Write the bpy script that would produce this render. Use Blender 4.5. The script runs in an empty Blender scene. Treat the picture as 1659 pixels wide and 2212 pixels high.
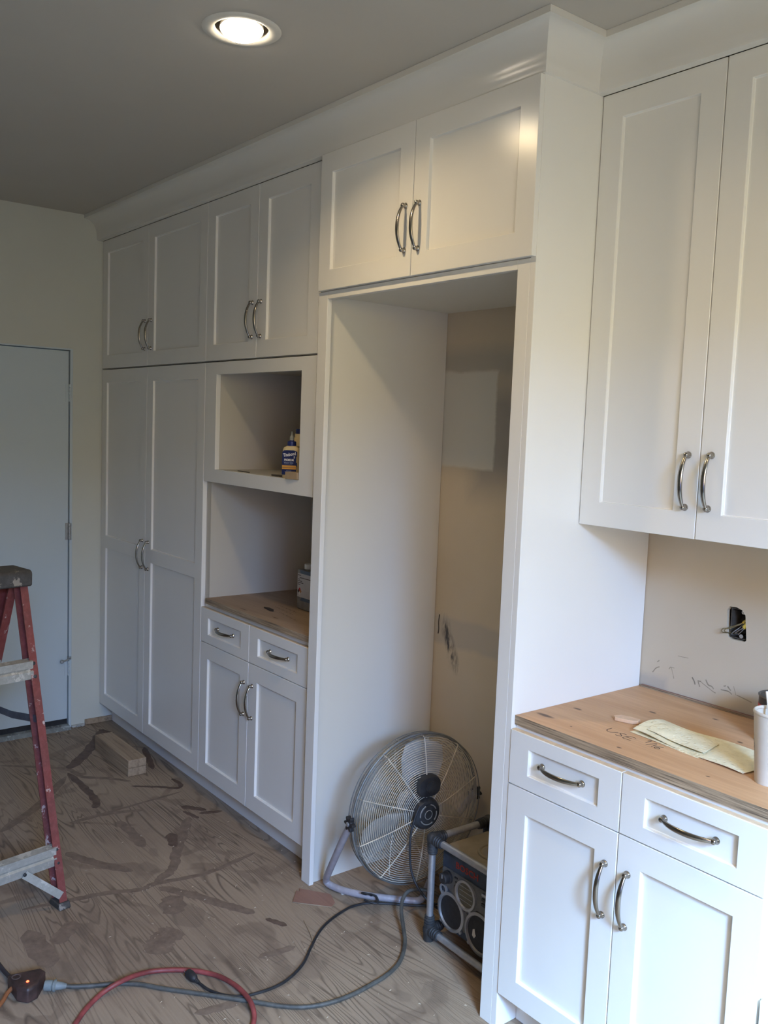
import bpy, bmesh, math, random
from mathutils import Vector, Matrix
S = bpy.context.scene
COL = S.collection
random.seed(7)
PI = math.pi

# ------------------------------------------------------------------ camera
CAM = Vector((4.68110, -1.77208, 1.66228))
yaw, pit, rol = math.radians(51.67442), math.radians(-5.39954), math.radians(2.19175)
F = Vector((-math.sin(yaw)*math.cos(pit), math.cos(yaw)*math.cos(pit), math.sin(pit)))
R0 = Vector((math.cos(yaw), math.sin(yaw), 0)); U0 = R0.cross(F)
R = R0*math.cos(rol) + U0*math.sin(rol); U = U0*math.cos(rol) - R0*math.sin(rol)
cd = bpy.data.cameras.new('camera'); cam = bpy.data.objects.new('camera', cd); COL.objects.link(cam)
cam.matrix_world = Matrix(((R.x, U.x, -F.x, CAM.x), (R.y, U.y, -F.y, CAM.y), (R.z, U.z, -F.z, CAM.z), (0, 0, 0, 1)))
cd.sensor_fit = 'HORIZONTAL'; cd.sensor_width = 36.0; cd.lens = 1939.6*36/1659
cd.clip_start = 0.02
S.camera = cam

# ------------------------------------------------------------------ light
W = bpy.data.worlds.new('world'); S.world = W; W.use_nodes = True
bg = W.node_tree.nodes['Background']; bg.inputs[0].default_value = (0.62, 0.76, 1.0, 1); bg.inputs[1].default_value = 0.1

def area(name, loc, target, sx, sy, energy, col, spread=180, shape='RECTANGLE'):
    l = bpy.data.lights.new(name, 'AREA'); l.shape = shape; l.size = sx
    if shape == 'RECTANGLE': l.size_y = sy
    l.energy = energy; l.color = col; l.spread = math.radians(spread)
    o = bpy.data.objects.new(name, l); COL.objects.link(o); o.location = loc
    o.rotation_euler = (Vector(target)-Vector(loc)).to_track_quat('-Z', 'Y').to_euler()
    return o
# daylight falls in through the glazed door of the right-hand wall from the sky outside; two unseen warm fill lamps are added just inside that opening
area('sky_daylight', (7.6, -2.4, 4.2), (3.6, 0.0, 0.3), 1.2, 1.2, 2420, (0.42, 0.69, 1.0))
area('sky_daylight', (8.0, -2.5, 3.2), (3.4, 0.0, 0.5), 1.2, 1.2, 580, (0.20, 0.46, 1.0))
area('window_daylight', (5.60, -1.9, 1.40), (3.3, -0.6, 0.0), 1.6, 1.6, 11, (0.10, 0.25, 1.0), 120)
area('warm_fill', (5.60, -1.0, 1.90), (3.3, -0.1, 0.3), 1.2, 1.2, 11.2, (1.0, 0.93, 0.46), 110)
area('warm_fill', (5.60, -2.0, 1.90), (3.3, 0.0, 0.4), 1.2, 1.2, 11.0, (1.0, 0.64, 0.15), 110)
LAMP_W = 5.5
LAMP_COL = (1.0, 0.735, 0.39)
S.view_settings.view_transform = 'Standard'; S.view_settings.look = 'None'
S.view_settings.exposure = 0.0; S.view_settings.gamma = 1.0
S.view_settings.use_curve_mapping = False
try:
    S.cycles.max_bounces = 7; S.cycles.diffuse_bounces = 5; S.cycles.glossy_bounces = 3
    S.cycles.sample_clamp_indirect = 6.0; S.cycles.caustics_reflective = False; S.cycles.caustics_refractive = False
    S.cycles.use_denoising = True
except Exception: pass

# ------------------------------------------------------------------ helpers: materials
def mat(name):
    m = bpy.data.materials.new(name); m.use_nodes = True
    return m, m.node_tree, m.node_tree.nodes['Principled BSDF']
def rgb(c): return (c[0], c[1], c[2], 1)
def pos(nt):
    return nt.nodes.new('ShaderNodeNewGeometry').outputs['Position']
def mapping(nt, vec, scale=(1, 1, 1), rot=(0, 0, 0), loc=(0, 0, 0)):
    n = nt.nodes.new('ShaderNodeMapping'); nt.links.new(vec, n.inputs[0])
    n.inputs['Scale'].default_value = scale; n.inputs['Rotation'].default_value = rot; n.inputs['Location'].default_value = loc
    return n.outputs[0]
def noise(nt, vec, scale, detail=3, rough=0.5, dist=0.0):
    n = nt.nodes.new('ShaderNodeTexNoise'); nt.links.new(vec, n.inputs['Vector'])
    n.inputs['Scale'].default_value = scale; n.inputs['Detail'].default_value = detail
    n.inputs['Roughness'].default_value = rough; n.inputs['Distortion'].default_value = dist
    return n
def ramp(nt, fac, stops):
    n = nt.nodes.new('ShaderNodeValToRGB'); nt.links.new(fac, n.inputs[0])
    e = n.color_ramp.elements
    while len(e) < len(stops): e.new(0.5)
    for i, (p, c) in enumerate(stops):
        e[i].position = p; e[i].color = rgb(c) if not isinstance(c, (int, float)) else (c, c, c, 1)
    return n.outputs[0]
def mixc(nt, fac, a, b, mode='MIX'):
    n = nt.nodes.new('ShaderNodeMix'); n.data_type = 'RGBA'; n.blend_type = mode
    for sock, v in ((n.inputs[0], fac), (n.inputs[6], a), (n.inputs[7], b)):
        if isinstance(v, (int, float)): sock.default_value = v
        elif isinstance(v, tuple): sock.default_value = rgb(v)
        else: nt.links.new(v, sock)
    return n.outputs[2]
def mth(nt, op, a, b=None, c=None, clamp=False):
    n = nt.nodes.new('ShaderNodeMath'); n.operation = op; n.use_clamp = clamp
    for i, v in enumerate((a, b, c)):
        if v is None: continue
        if isinstance(v, (int, float)): n.inputs[i].default_value = v
        else: nt.links.new(v, n.inputs[i])
    return n.outputs[0]
def bump(nt, bsdf, h, strength=0.1, dist=0.002):
    n = nt.nodes.new('ShaderNodeBump'); n.inputs['Strength'].default_value = strength; n.inputs['Distance'].default_value = dist
    nt.links.new(h, n.inputs['Height']); nt.links.new(n.outputs[0], bsdf.inputs['Normal'])
def sep(nt, v):
    n = nt.nodes.new('ShaderNodeSeparateXYZ'); nt.links.new(v, n.inputs[0]); return n.outputs
def plain(name, col, rough=0.5, metal=0.0, var=0.06, scale=25, bmp=0.05, emit=None, spec=None, var2=None):
    """colour with a little noise variation and fine relief"""
    m, nt, b = mat(name)
    v = nt.nodes.new('ShaderNodeTexCoord').outputs['Object']
    n = noise(nt, v, scale, 4, 0.6)
    dark = tuple(max(0, c*(1-var)) for c in col); light = tuple(min(1, c*(1+var)) for c in col)
    if var2: dark = var2
    c = ramp(nt, n.outputs[0], [(0.35, dark), (0.65, light)])
    nt.links.new(c, b.inputs['Base Color'])
    b.inputs['Roughness'].default_value = rough; b.inputs['Metallic'].default_value = metal
    if spec is not None: b.inputs['Specular IOR Level'].default_value = spec
    if bmp: bump(nt, b, noise(nt, v, scale*6, 2).outputs[0], bmp, 0.001)
    if emit: b.inputs['Emission Color'].default_value = rgb(emit[0]); b.inputs['Emission Strength'].default_value = emit[1]
    return m
def worn(name, col, chips, rough=0.5, metal=0.0, thr=0.60, scale=14, dirt=(0.12, 0.10, 0.09)):
    """painted thing with chipped paint and dirt"""
    m, nt, b = mat(name)
    v = nt.nodes.new('ShaderNodeTexCoord').outputs['Object']
    n1 = noise(nt, v, scale, 6, 0.7); n2 = noise(nt, v, scale*0.4, 4, 0.6); n3 = noise(nt, v, scale*3, 5, 0.7)
    c = mixc(nt, ramp(nt, n2.outputs[0], [(0.4, 0.0), (0.75, 0.55)]), col, dirt)
    c = mixc(nt, ramp(nt, n3.outputs[0], [(0.45, 0.0), (0.7, 0.35)]), c, tuple(min(1, x*1.5+0.05) for x in col))
    c = mixc(nt, ramp(nt, n1.outputs[0], [(thr, 0.0), (thr+0.03, 1.0)]), c, chips)
    nt.links.new(c, b.inputs['Base Color']); b.inputs['Roughness'].default_value = rough; b.inputs['Metallic'].default_value = metal
    bump(nt, b, n1.outputs[0], 0.15, 0.002)
    return m

# ------------------------------------------------------------------ helpers: meshes
def box(bm, x0, x1, y0, y1, z0, z1):
    v = [bm.verts.new(p) for p in ((x0, y0, z0), (x1, y0, z0), (x1, y1, z0), (x0, y1, z0), (x0, y0, z1), (x1, y0, z1), (x1, y1, z1), (x0, y1, z1))]
    for f in ((0, 3, 2, 1), (4, 5, 6, 7), (0, 1, 5, 4), (1, 2, 6, 5), (2, 3, 7, 6), (3, 0, 4, 7)):
        bm.faces.new([v[i] for i in f])
    return v
def frames(pts, closed=False):
    n = len(pts); T = []
    for i in range(n):
        a = pts[i-1] if (i > 0 or closed) else pts[0]; b = pts[(i+1) % n] if (i < n-1 or closed) else pts[-1]
        T.append((b-a).normalized())
    up = Vector((0, 0, 1)) if abs(T[0].z) < 0.9 else Vector((1, 0, 0))
    N = [(up - T[0]*up.dot(T[0])).normalized()]
    for i in range(1, n):
        v = N[-1]-T[i]*N[-1].dot(T[i]); N.append(v.normalized() if v.length > 1e-6 else N[-1])
    return T, N
def tube(bm, pts, r, seg=10, closed=False, cap=True, r2=None, up=None):
    """tube along pts; r number or list; r2: second half axis (number or list) for a flat section"""
    pts = [Vector(p) for p in pts]; T, N = frames(pts, closed)
    if up is not None:
        N = [(Vector(up)-t*Vector(up).dot(t)).normalized() for t in T]
    rings = []
    for i, p in enumerate(pts):
        B = T[i].cross(N[i]); ra = r[i] if isinstance(r, (list, tuple)) else r
        rb = ra if r2 is None else (r2[i] if isinstance(r2, (list, tuple)) else r2)
        rings.append([bm.verts.new(p+N[i]*ra*math.cos(2*PI*k/seg)+B*rb*math.sin(2*PI*k/seg)) for k in range(seg)])
    m = len(rings)
    for i in range(m if closed else m-1):
        a, b = rings[i], rings[(i+1) % m]
        for k in range(seg): bm.faces.new((a[k], a[(k+1) % seg], b[(k+1) % seg], b[k]))
    if cap and not closed:
        bm.faces.new(rings[0][::-1]); bm.faces.new(rings[-1])
def lathe(bm, prof, o=(0, 0, 0), axis=(0, 0, 1), seg=24, caps=True):
    o = Vector(o); a = Vector(axis).normalized(); u = a.orthogonal().normalized(); w = a.cross(u)
    rings = []
    for r, h in prof:
        if r < 1e-6: rings.append([bm.verts.new(o+a*h)])
        else: rings.append([bm.verts.new(o+a*h+u*r*math.cos(2*PI*k/seg)+w*r*math.sin(2*PI*k/seg)) for k in range(seg)])
    for i in range(len(rings)-1):
        p, q = rings[i], rings[i+1]
        for k in range(seg):
            k2 = (k+1) % seg
            if len(p) == 1 and len(q) == 1: continue
            if len(p) == 1: bm.faces.new((p[0], q[k2], q[k]))
            elif len(q) == 1: bm.faces.new((p[k], p[k2], q[0]))
            else: bm.faces.new((p[k], p[k2], q[k2], q[k]))
    if caps:
        if len(rings[0]) > 1: bm.faces.new(rings[0][::-1])
        if len(rings[-1]) > 1: bm.faces.new(rings[-1])
def catmull(pts, n=8, closed=False):
    pts = [Vector(p) for p in pts]; out = []; m = len(pts)
    for i in range(m if closed else m-1):
        p1, p2 = pts[i], pts[(i+1) % m]
        p0 = pts[i-1] if (i > 0 or closed) else p1*2-p2
        p3 = pts[(i+2) % m] if (i+2 < m or closed) else p2*2-p1
        for k in range(n):
            t = k/n
            out.append(0.5*((2*p1)+(p2-p0)*t+(2*p0-5*p1+4*p2-p3)*t*t+(3*p1-p0-3*p2+p3)*t**3))
    if not closed: out.append(pts[-1])
    return out
def prism(bm, poly, d0, d1, tf):
    """extrude a 2-D polygon between depths d0,d1; tf maps (a,b,d)->point"""
    lo = [bm.verts.new(tf(a, b, d0)) for a, b in poly]; hi = [bm.verts.new(tf(a, b, d1)) for a, b in poly]
    n = len(poly)
    bm.faces.new(lo[::-1]); bm.faces.new(hi)
    for i in range(n): bm.faces.new((lo[i], lo[(i+1) % n], hi[(i+1) % n], hi[i]))
def ribbon(bm, pts, w, nrm, th=0.0004):
    """flat pen stroke on a surface of normal nrm"""
    pts = [Vector(p) for p in pts]; nrm = Vector(nrm); L = []
    for i, p in enumerate(pts):
        t = (pts[min(i+1, len(pts)-1)]-pts[max(i-1, 0)]).normalized(); s = t.cross(nrm).normalized()*w*0.5
        L.append((bm.verts.new(p+s+nrm*th), bm.verts.new(p-s+nrm*th)))
    for i in range(len(L)-1): bm.faces.new((L[i][0], L[i+1][0], L[i+1][1], L[i][1]))

ROOTM = {}
def finish(bm, name, m, smooth=True, angle=35):
    bmesh.ops.remove_doubles(bm, verts=bm.verts, dist=1e-6)
    bmesh.ops.recalc_face_normals(bm, faces=bm.faces)
    me = bpy.data.meshes.new(name); bm.to_mesh(me); bm.free()
    if m is not None: me.materials.append(m)
    if smooth:
        me.shade_smooth(); me.set_sharp_from_angle(angle=math.radians(angle))
    return me
def obj(name, bm, m, parent=None, world=True, bevel=0.0, smooth=True, angle=35, kind=None, label=None, seg=2):
    """one mesh object. Under a parent the mesh was drawn in world space (world=True) or in the thing's own space"""
    M = ROOTM.get(parent.name) if parent is not None else None
    if M is not None and world: bm.transform(M.inverted())
    o = bpy.data.objects.new(name, finish(bm, name, m, smooth, angle)); COL.objects.link(o)
    if parent is not None:
        o.parent = parent
        if M is not None: ROOTM[o.name] = M
    if bevel:
        b = o.modifiers.new('bevel', 'BEVEL'); b.width = bevel; b.segments = seg; b.limit_method = 'ANGLE'; b.angle_limit = math.radians(40)
        b.harden_normals = False
    if kind: o['kind'] = kind
    if label: o['label'] = label
    return o
def tag(o, label, cat, group=None):
    o['label'] = label; o['category'] = cat
    if group: o['group'] = group
    return o
def thing(name, label, cat, loc=(0, 0, 0), rotz=0.0, group=None):
    o = bpy.data.objects.new(name, None); COL.objects.link(o); o.empty_display_size = 0.05
    o.location = loc; o.rotation_euler = (0, 0, rotz)
    ROOTM[o.name] = Matrix.Translation(loc) @ Matrix.Rotation(rotz, 4, 'Z')
    return tag(o, label, cat, group)
def inst(name, me, parent, M, world=True):
    """another object sharing mesh data, placed by world matrix M (or in the thing's own space)"""
    o = bpy.data.objects.new(name, me); COL.objects.link(o)
    if parent is not None:
        o.parent = parent; RM = ROOTM.get(parent.name)
        if RM is not None:
            if world: M = RM.inverted() @ M
            ROOTM[o.name] = RM
    o.matrix_local = M
    return o
def NB(): return bmesh.new()
def text_bm(txt, size, M, th=0.0004, bold=0.0, shear=0.0):
    c = bpy.data.curves.new('t', 'FONT'); c.body = txt; c.size = size; c.extrude = th; c.offset = bold; c.shear = shear; c.resolution_u = 2
    c.align_x = 'CENTER'; c.align_y = 'CENTER'
    o = bpy.data.objects.new('t', c); COL.objects.link(o)
    dg = bpy.context.evaluated_depsgraph_get(); me = bpy.data.meshes.new_from_object(o.evaluated_get(dg))
    bm = NB(); bm.from_mesh(me); bm.transform(M)
    bpy.data.objects.remove(o); bpy.data.curves.remove(c); bpy.data.meshes.remove(me)
    return bm
def structure(o): o['kind'] = 'structure'; return o

# ------------------------------------------------------------------ materials
def m_paint(name, col, rough, bmp=0.04, scale=60):
    m, nt, b = mat(name); p = pos(nt)
    n = noise(nt, p, 3.0, 3); c = ramp(nt, n.outputs[0], [(0.3, tuple(x*0.97 for x in col)), (0.7, col)])
    nt.links.new(c, b.inputs['Base Color']); b.inputs['Roughness'].default_value = rough
    bump(nt, b, noise(nt, p, scale, 2).outputs[0], bmp, 0.001)
    return m
M_CAB = m_paint('cabinet_white_lacquer', (0.80, 0.787, 0.745), 0.23, 0.012, 90)
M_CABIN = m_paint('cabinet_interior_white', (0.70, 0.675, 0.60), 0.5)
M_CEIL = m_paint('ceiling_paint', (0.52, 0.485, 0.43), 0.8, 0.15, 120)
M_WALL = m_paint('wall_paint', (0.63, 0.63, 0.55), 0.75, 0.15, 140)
M_CROWN = m_paint('crown_paint', (0.74, 0.72, 0.67), 0.20, 0.02)
M_DOOR = m_paint('door_paint', (0.58, 0.65, 0.67), 0.5, 0.05)
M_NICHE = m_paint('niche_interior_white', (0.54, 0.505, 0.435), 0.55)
M_RAW = plain('raw_birch_edge', (0.66, 0.52, 0.36), 0.6, var=0.12)
M_NICKEL, nt, b = mat('satin_nickel')
b.inputs['Base Color'].default_value = (0.34, 0.31, 0.275, 1); b.inputs['Metallic'].default_value = 1.0
v = nt.nodes.new('ShaderNodeTexCoord').outputs['Object']
nt.links.new(ramp(nt, noise(nt, mapping(nt, v, (300, 300, 20)), 1.0, 2).outputs[0], [(0.3, 0.16), (0.7, 0.26)]), b.inputs['Roughness'])
M_BLACK = plain('black_rubber', (0.018, 0.018, 0.020), 0.5, var=0.3, scale=40)
M_DUSTYBLACK = plain('dusty_black_plastic', (0.030, 0.031, 0.032), 0.5, var=0.5, scale=18, var2=(0.014, 0.014, 0.015))
M_DARK = plain('dark_void', (0.02, 0.018, 0.016), 0.8)
M_ALU = plain('scuffed_aluminium', (0.46, 0.47, 0.49), 0.38, 0.75, var=0.12, scale=30)
M_STEEL = plain('dull_steel', (0.38, 0.38, 0.37), 0.45, 0.7, var=0.2, scale=30)
M_INK = plain('pencil_and_ink', (0.05, 0.04, 0.035), 0.8)

def m_backwall():
    m, nt, b = mat('patched_plaster'); p = pos(nt)
    nz = noise(nt, p, 9.0, 4, 0.6); off = nt.nodes.new('ShaderNodeVectorMath'); off.operation = 'MULTIPLY_ADD'
    nt.links.new(nz.outputs['Color'], off.inputs[0]); off.inputs[1].default_value = (0.035, 0, 0.035); nt.links.new(p, off.inputs[2])
    x, y, z = sep(nt, off.outputs[0])
    def rect(cx, cz, hx, hz, soft):
        ax = mth(nt, 'SUBTRACT', mth(nt, 'ABSOLUTE', mth(nt, 'SUBTRACT', x, cx+0.017)), hx)
        az = mth(nt, 'SUBTRACT', mth(nt, 'ABSOLUTE', mth(nt, 'SUBTRACT', z, cz+0.017)), hz)
        d = mth(nt, 'MAXIMUM', ax, az)
        return mth(nt, 'SUBTRACT', 1.0, mth(nt, 'DIVIDE', mth(nt, 'ADD', d, soft), soft*2, clamp=True), clamp=True)
    n2 = noise(nt, p, 2.3, 3)
    c = ramp(nt, n2.outputs[0], [(0.3, (0.505, 0.425, 0.310)), (0.7, (0.57, 0.485, 0.362))])
    # primer band, joint-compound patch, lower band of the refrigerator bay (stains with their own outlines)
    c = mixc(nt, rect(2.55, 1.91, 0.60, 0.05, 0.03), c, (0.42, 0.38, 0.31))
    c = mixc(nt, rect(2.55, 1.62, 0.28, 0.19, 0.05), c, (0.36, 0.32, 0.27))
    c = mixc(nt, rect(2.23, 1.70, 0.145, 0.178, 0.006), c, (0.60, 0.57, 0.49))
    c = mixc(nt, rect(2.55, 0.89, 0.60, 0.055, 0.01), c, (0.44, 0.39, 0.32))
    # grey smear
    sx, sy, sz = sep(nt, mapping(nt, p, (1, 1, 1)))
    sm = mth(nt, 'SUBTRACT', x, mth(nt, 'MULTIPLY_ADD', mth(nt, 'SUBTRACT', 0.93, z), 0.42, 2.172))
    ns = noise(nt, mapping(nt, p, (60, 1, 14)), 1.0, 4, 0.7)
    a = mth(nt, 'SUBTRACT', 1.0, mth(nt, 'DIVIDE', mth(nt, 'ABSOLUTE', sm), 0.038), clamp=True)
    zf = mth(nt, 'SUBTRACT', 1.0, mth(nt, 'DIVIDE', mth(nt, 'ABSOLUTE', mth(nt, 'SUBTRACT', z, 0.86)), 0.12), clamp=True)
    s = mth(nt, 'MULTIPLY', mth(nt, 'MULTIPLY', a, zf), ramp(nt, ns.outputs[0], [(0.38, 0.0), (0.6, 2.2)]), clamp=True)
    c = mixc(nt, s, c, (0.07, 0.065, 0.065))
    nt.links.new(c, b.inputs['Base Color']); b.inputs['Roughness'].default_value = 0.75
    bump(nt, b, noise(nt, p, 110, 3).outputs[0], 0.12, 0.002)
    return m
M_BACK = m_backwall()

def m_floor():
    m, nt, b = mat('glue_stained_plywood'); p = pos(nt)
    # cathedral grain: contour lines of a field stretched along x
    q = mapping(nt, p, (0.36, 4.6, 1), (0, 0, 0.05))
    f = noise(nt, q, 1.3, 2.6, 0.52, 0.55).outputs[0]
    ring = mth(nt, 'FRACT', mth(nt, 'MULTIPLY', f, 30.0))
    line = ramp(nt, ring, [(0.0, 1.0), (0.20, 0.0), (0.80, 0.0), (1.0, 1.0)])
    fade = ramp(nt, noise(nt, p, 2.2, 3).outputs[0], [(0.38, 0.12), (0.60, 0.9)])
    fine = noise(nt, mapping(nt, p, (6, 130, 1)), 1.0, 4, 0.65).outputs[0]
    base = ramp(nt, noise(nt, p, 1.6, 4, 0.6).outputs[0], [(0.30, (0.215, 0.152, 0.104)), (0.50, (0.285, 0.206, 0.140)), (0.72, (0.338, 0.250, 0.168))])
    base = mixc(nt, mth(nt, 'MULTIPLY', ramp(nt, fine, [(0.35, 0.0), (0.7, 1.0)]), 0.25), base, (0.47, 0.37, 0.27))
    c = mixc(nt, mth(nt, 'MULTIPLY', line, fade), base, (0.115, 0.078, 0.052))
    # old adhesive strokes: a web of smeared dabs
    wob = nt.nodes.new('ShaderNodeVectorMath'); wob.operation = 'MULTIPLY_ADD'
    nt.links.new(noise(nt, p, 3.0, 2).outputs['Color'], wob.inputs[0]); wob.inputs[1].default_value = (0.30, 0.30, 0); nt.links.new(p, wob.inputs[2])
    v = nt.nodes.new('ShaderNodeTexVoronoi'); v.feature = 'DISTANCE_TO_EDGE'; nt.links.new(mapping(nt, wob.outputs[0], (2.3, 3.3, 1), (0, 0, 0.5)), v.inputs['Vector']); v.inputs['Scale'].default_value = 1.0
    web = ramp(nt, v.outputs['Distance'], [(0.030, 1.0), (0.050, 0.0)])
    brk = ramp(nt, noise(nt, p, 3.6, 2).outputs[0], [(0.47, 0.0), (0.52, 0.45)])
    glue = ramp(nt, noise(nt, p, 22, 4).outputs[0], [(0.35, (0.12, 0.078, 0.052)), (0.7, (0.175, 0.120, 0.084))])
    c = mixc(nt, mth(nt, 'MULTIPLY', web, brk), c, glue)
    dab = ramp(nt, noise(nt, mapping(nt, p, (1, 1.5, 1), (0, 0, 0.7)), 4.2, 2, 0.4).outputs[0], [(0.64, 0.0), (0.66, 0.4)])
    c = mixc(nt, dab, c, (0.16, 0.115, 0.082))
    dust = ramp(nt, noise(nt, p, 70, 4, 0.7).outputs[0], [(0.62, 0.0), (0.78, 0.5)])
    c = mixc(nt, dust, c, (0.45, 0.36, 0.27))
    nt.links.new(c, b.inputs['Base Color']); b.inputs['Roughness'].default_value = 0.72
    h = mth(nt, 'ADD', mth(nt, 'MULTIPLY', line, -0.6), noise(nt, p, 60, 4).outputs[0])
    bump(nt, b, h, 0.35, 0.003)
    return m
M_FLOOR = m_floor()

def m_ply(name, light, mid, knots=()):
    m, nt, b = mat(name); p = pos(nt)
    g = noise(nt, mapping(nt, p, (5, 90, 1)), 1.0, 5, 0.65, 0.3).outputs[0]
    g2 = noise(nt, mapping(nt, p, (1.2, 7, 1)), 1.6, 3, 0.5, 0.6).outputs[0]
    c = ramp(nt, g2, [(0.3, mid), (0.65, light)])
    c = mixc(nt, mth(nt, 'MULTIPLY', ramp(nt, g, [(0.4, 0.0), (0.75, 1.0)]), 0.35), c, tuple(x*0.62 for x in mid))
    pn = nt.nodes.new('ShaderNodeVectorMath'); pn.operation = 'MULTIPLY_ADD'
    nt.links.new(noise(nt, p, 60, 2).outputs['Color'], pn.inputs[0]); pn.inputs[1].default_value = (0.010, 0.005, 0); nt.links.new(p, pn.inputs[2])
    x, y, z = sep(nt, pn.outputs[0])
    for kx, ky, rx, ry in knots:
        a = mth(nt, 'POWER', mth(nt, 'DIVIDE', mth(nt, 'SUBTRACT', x, kx+0.005), rx), 2.0); bb = mth(nt, 'POWER', mth(nt, 'DIVIDE', mth(nt, 'SUBTRACT', y, ky+0.0025), ry), 2.0)
        k = mth(nt, 'SUBTRACT', 1.25, mth(nt, 'ADD', a, bb), clamp=True)
        c = mixc(nt, mth(nt, 'MULTIPLY', k, 0.9), c, (0.10, 0.055, 0.03))
    # ply edges
    wz = ramp(nt, noise(nt, mapping(nt, p, (6, 6, 330)), 1.0, 3, 0.6).outputs[0], [(0.33, (0.09, 0.065, 0.045)), (0.48, (0.30, 0.22, 0.14)), (0.68, (0.50, 0.38, 0.25))])
    nrm = nt.nodes.new('ShaderNodeNewGeometry').outputs['True Normal']; nz = sep(nt, nrm)[2]
    c = mixc(nt, mth(nt, 'GREATER_THAN', nz, 0.5), wz, c)
    nt.links.new(c, b.inputs['Base Color']); b.inputs['Roughness'].default_value = 0.6
    bump(nt, b, g, 0.12, 0.002)
    return m
M_PLYR = m_ply('plywood_worktop_birch', (0.62, 0.375, 0.205), (0.51, 0.29, 0.145),
               [(3.100, 0.062, 0.030, 0.010), (3.110, 0.185, 0.014, 0.007), (3.245, 0.345, 0.012, 0.006), (3.375, 0.445, 0.010, 0.005), (3.300, 0.240, 0.008, 0.005),
                (3.515, 0.330, 0.008, 0.006), (3.37, 0.03, 0.008, 0.005), (3.60, 0.05, 0.006, 0.004), (3.20, 0.05, 0.004, 0.003)])
M_PLYM = m_ply('plywood_worktop_mill', (0.40, 0.285, 0.195), (0.31, 0.215, 0.142), [(1.55, 0.12, 0.05, 0.006), (1.95, 0.09, 0.02, 0.004), (1.50, 0.03, 0.03, 0.004), (1.7, 0.06, 0.025, 0.004)])
def m_pine(name, light, mid):
    m, nt, b = mat(name); v = nt.nodes.new('ShaderNodeTexCoord').outputs['Object']
    g = noise(nt, mapping(nt, v, (3, 60, 45)), 1.0, 4, 0.6, 0.4).outputs[0]
    c = ramp(nt, g, [(0.32, tuple(x*0.62 for x in mid)), (0.5, mid), (0.7, light)])
    c = mixc(nt, ramp(nt, noise(nt, v, 28, 3).outputs[0], [(0.66, 0.0), (0.72, 0.7)]), c, tuple(x*0.45 for x in mid))
    nt.links.new(c, b.inputs['Base Color']); b.inputs['Roughness'].default_value = 0.7; bump(nt, b, g, 0.15, 0.002)
    return m
M_LUMBER = m_pine('pine_offcut', (0.40, 0.30, 0.195), (0.33, 0.235, 0.15))
M_PINK = m_ply('red_cedar_shim', (0.30, 0.16, 0.11), (0.24, 0.125, 0.09))

# ------------------------------------------------------------------ setting: shell
ZC = 2.6847
YB = 0.5464
XR = 5.66; YF = -4.4
# floor with its plywood sheets (2.44 x 1.22, joints open by a few mm)
bm = NB(); box(bm, -0.12, XR+0.1, YF-0.1, YB+0.1, -0.14, -0.02)
floor = structure(obj('floor', bm, M_FLOOR, smooth=False))
seams_y = [YF, -2.97, -1.75, -0.52, YB]
for j in range(4):
    off = (0.0, 1.22, 0.62, 1.22)[j] if j != 3 else 0.0
    x = -0.0 + ({0: 1.22, 1: 0.0, 2: 0.61, 3: 2.44}[j]); xs = [0.0] + [x+2.44*k for k in range(4) if 0.05 < x+2.44*k < XR-0.05] + [XR]
    for i in range(len(xs)-1):
        bm = NB(); box(bm, xs[i]+0.0006, xs[i+1]-0.0006, seams_y[j]+0.0006, seams_y[j+1]-0.0006, -0.02, random.choice((0, -0.0006, 0)))
        obj('plywood_sheet', bm, M_FLOOR, floor, smooth=False)

# old adhesive residue: thin smears trowelled onto the plywood
M_SMEAR, nt, b = mat('adhesive_residue'); p_ = pos(nt)
c = ramp(nt, noise(nt, p_, 26, 5, 0.7).outputs[0], [(0.30, (0.145, 0.098, 0.068)), (0.58, (0.215, 0.152, 0.108)), (0.80, (0.29, 0.215, 0.15))])
nt.links.new(c, b.inputs['Base Color']); b.inputs['Roughness'].default_value = 0.75; bump(nt, b, noise(nt, p_, 80, 4).outputs[0], 0.3, 0.002)
M_SMEARD, nt, b = mat('adhesive_residue_dark'); p_ = pos(nt)
c = ramp(nt, noise(nt, p_, 26, 5, 0.7).outputs[0], [(0.32, (0.085, 0.050, 0.034)), (0.70, (0.155, 0.100, 0.070))])
nt.links.new(c, b.inputs['Base Color']); b.inputs['Roughness'].default_value = 0.65; bump(nt, b, noise(nt, p_, 80, 4).outputs[0], 0.3, 0.002)
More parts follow.
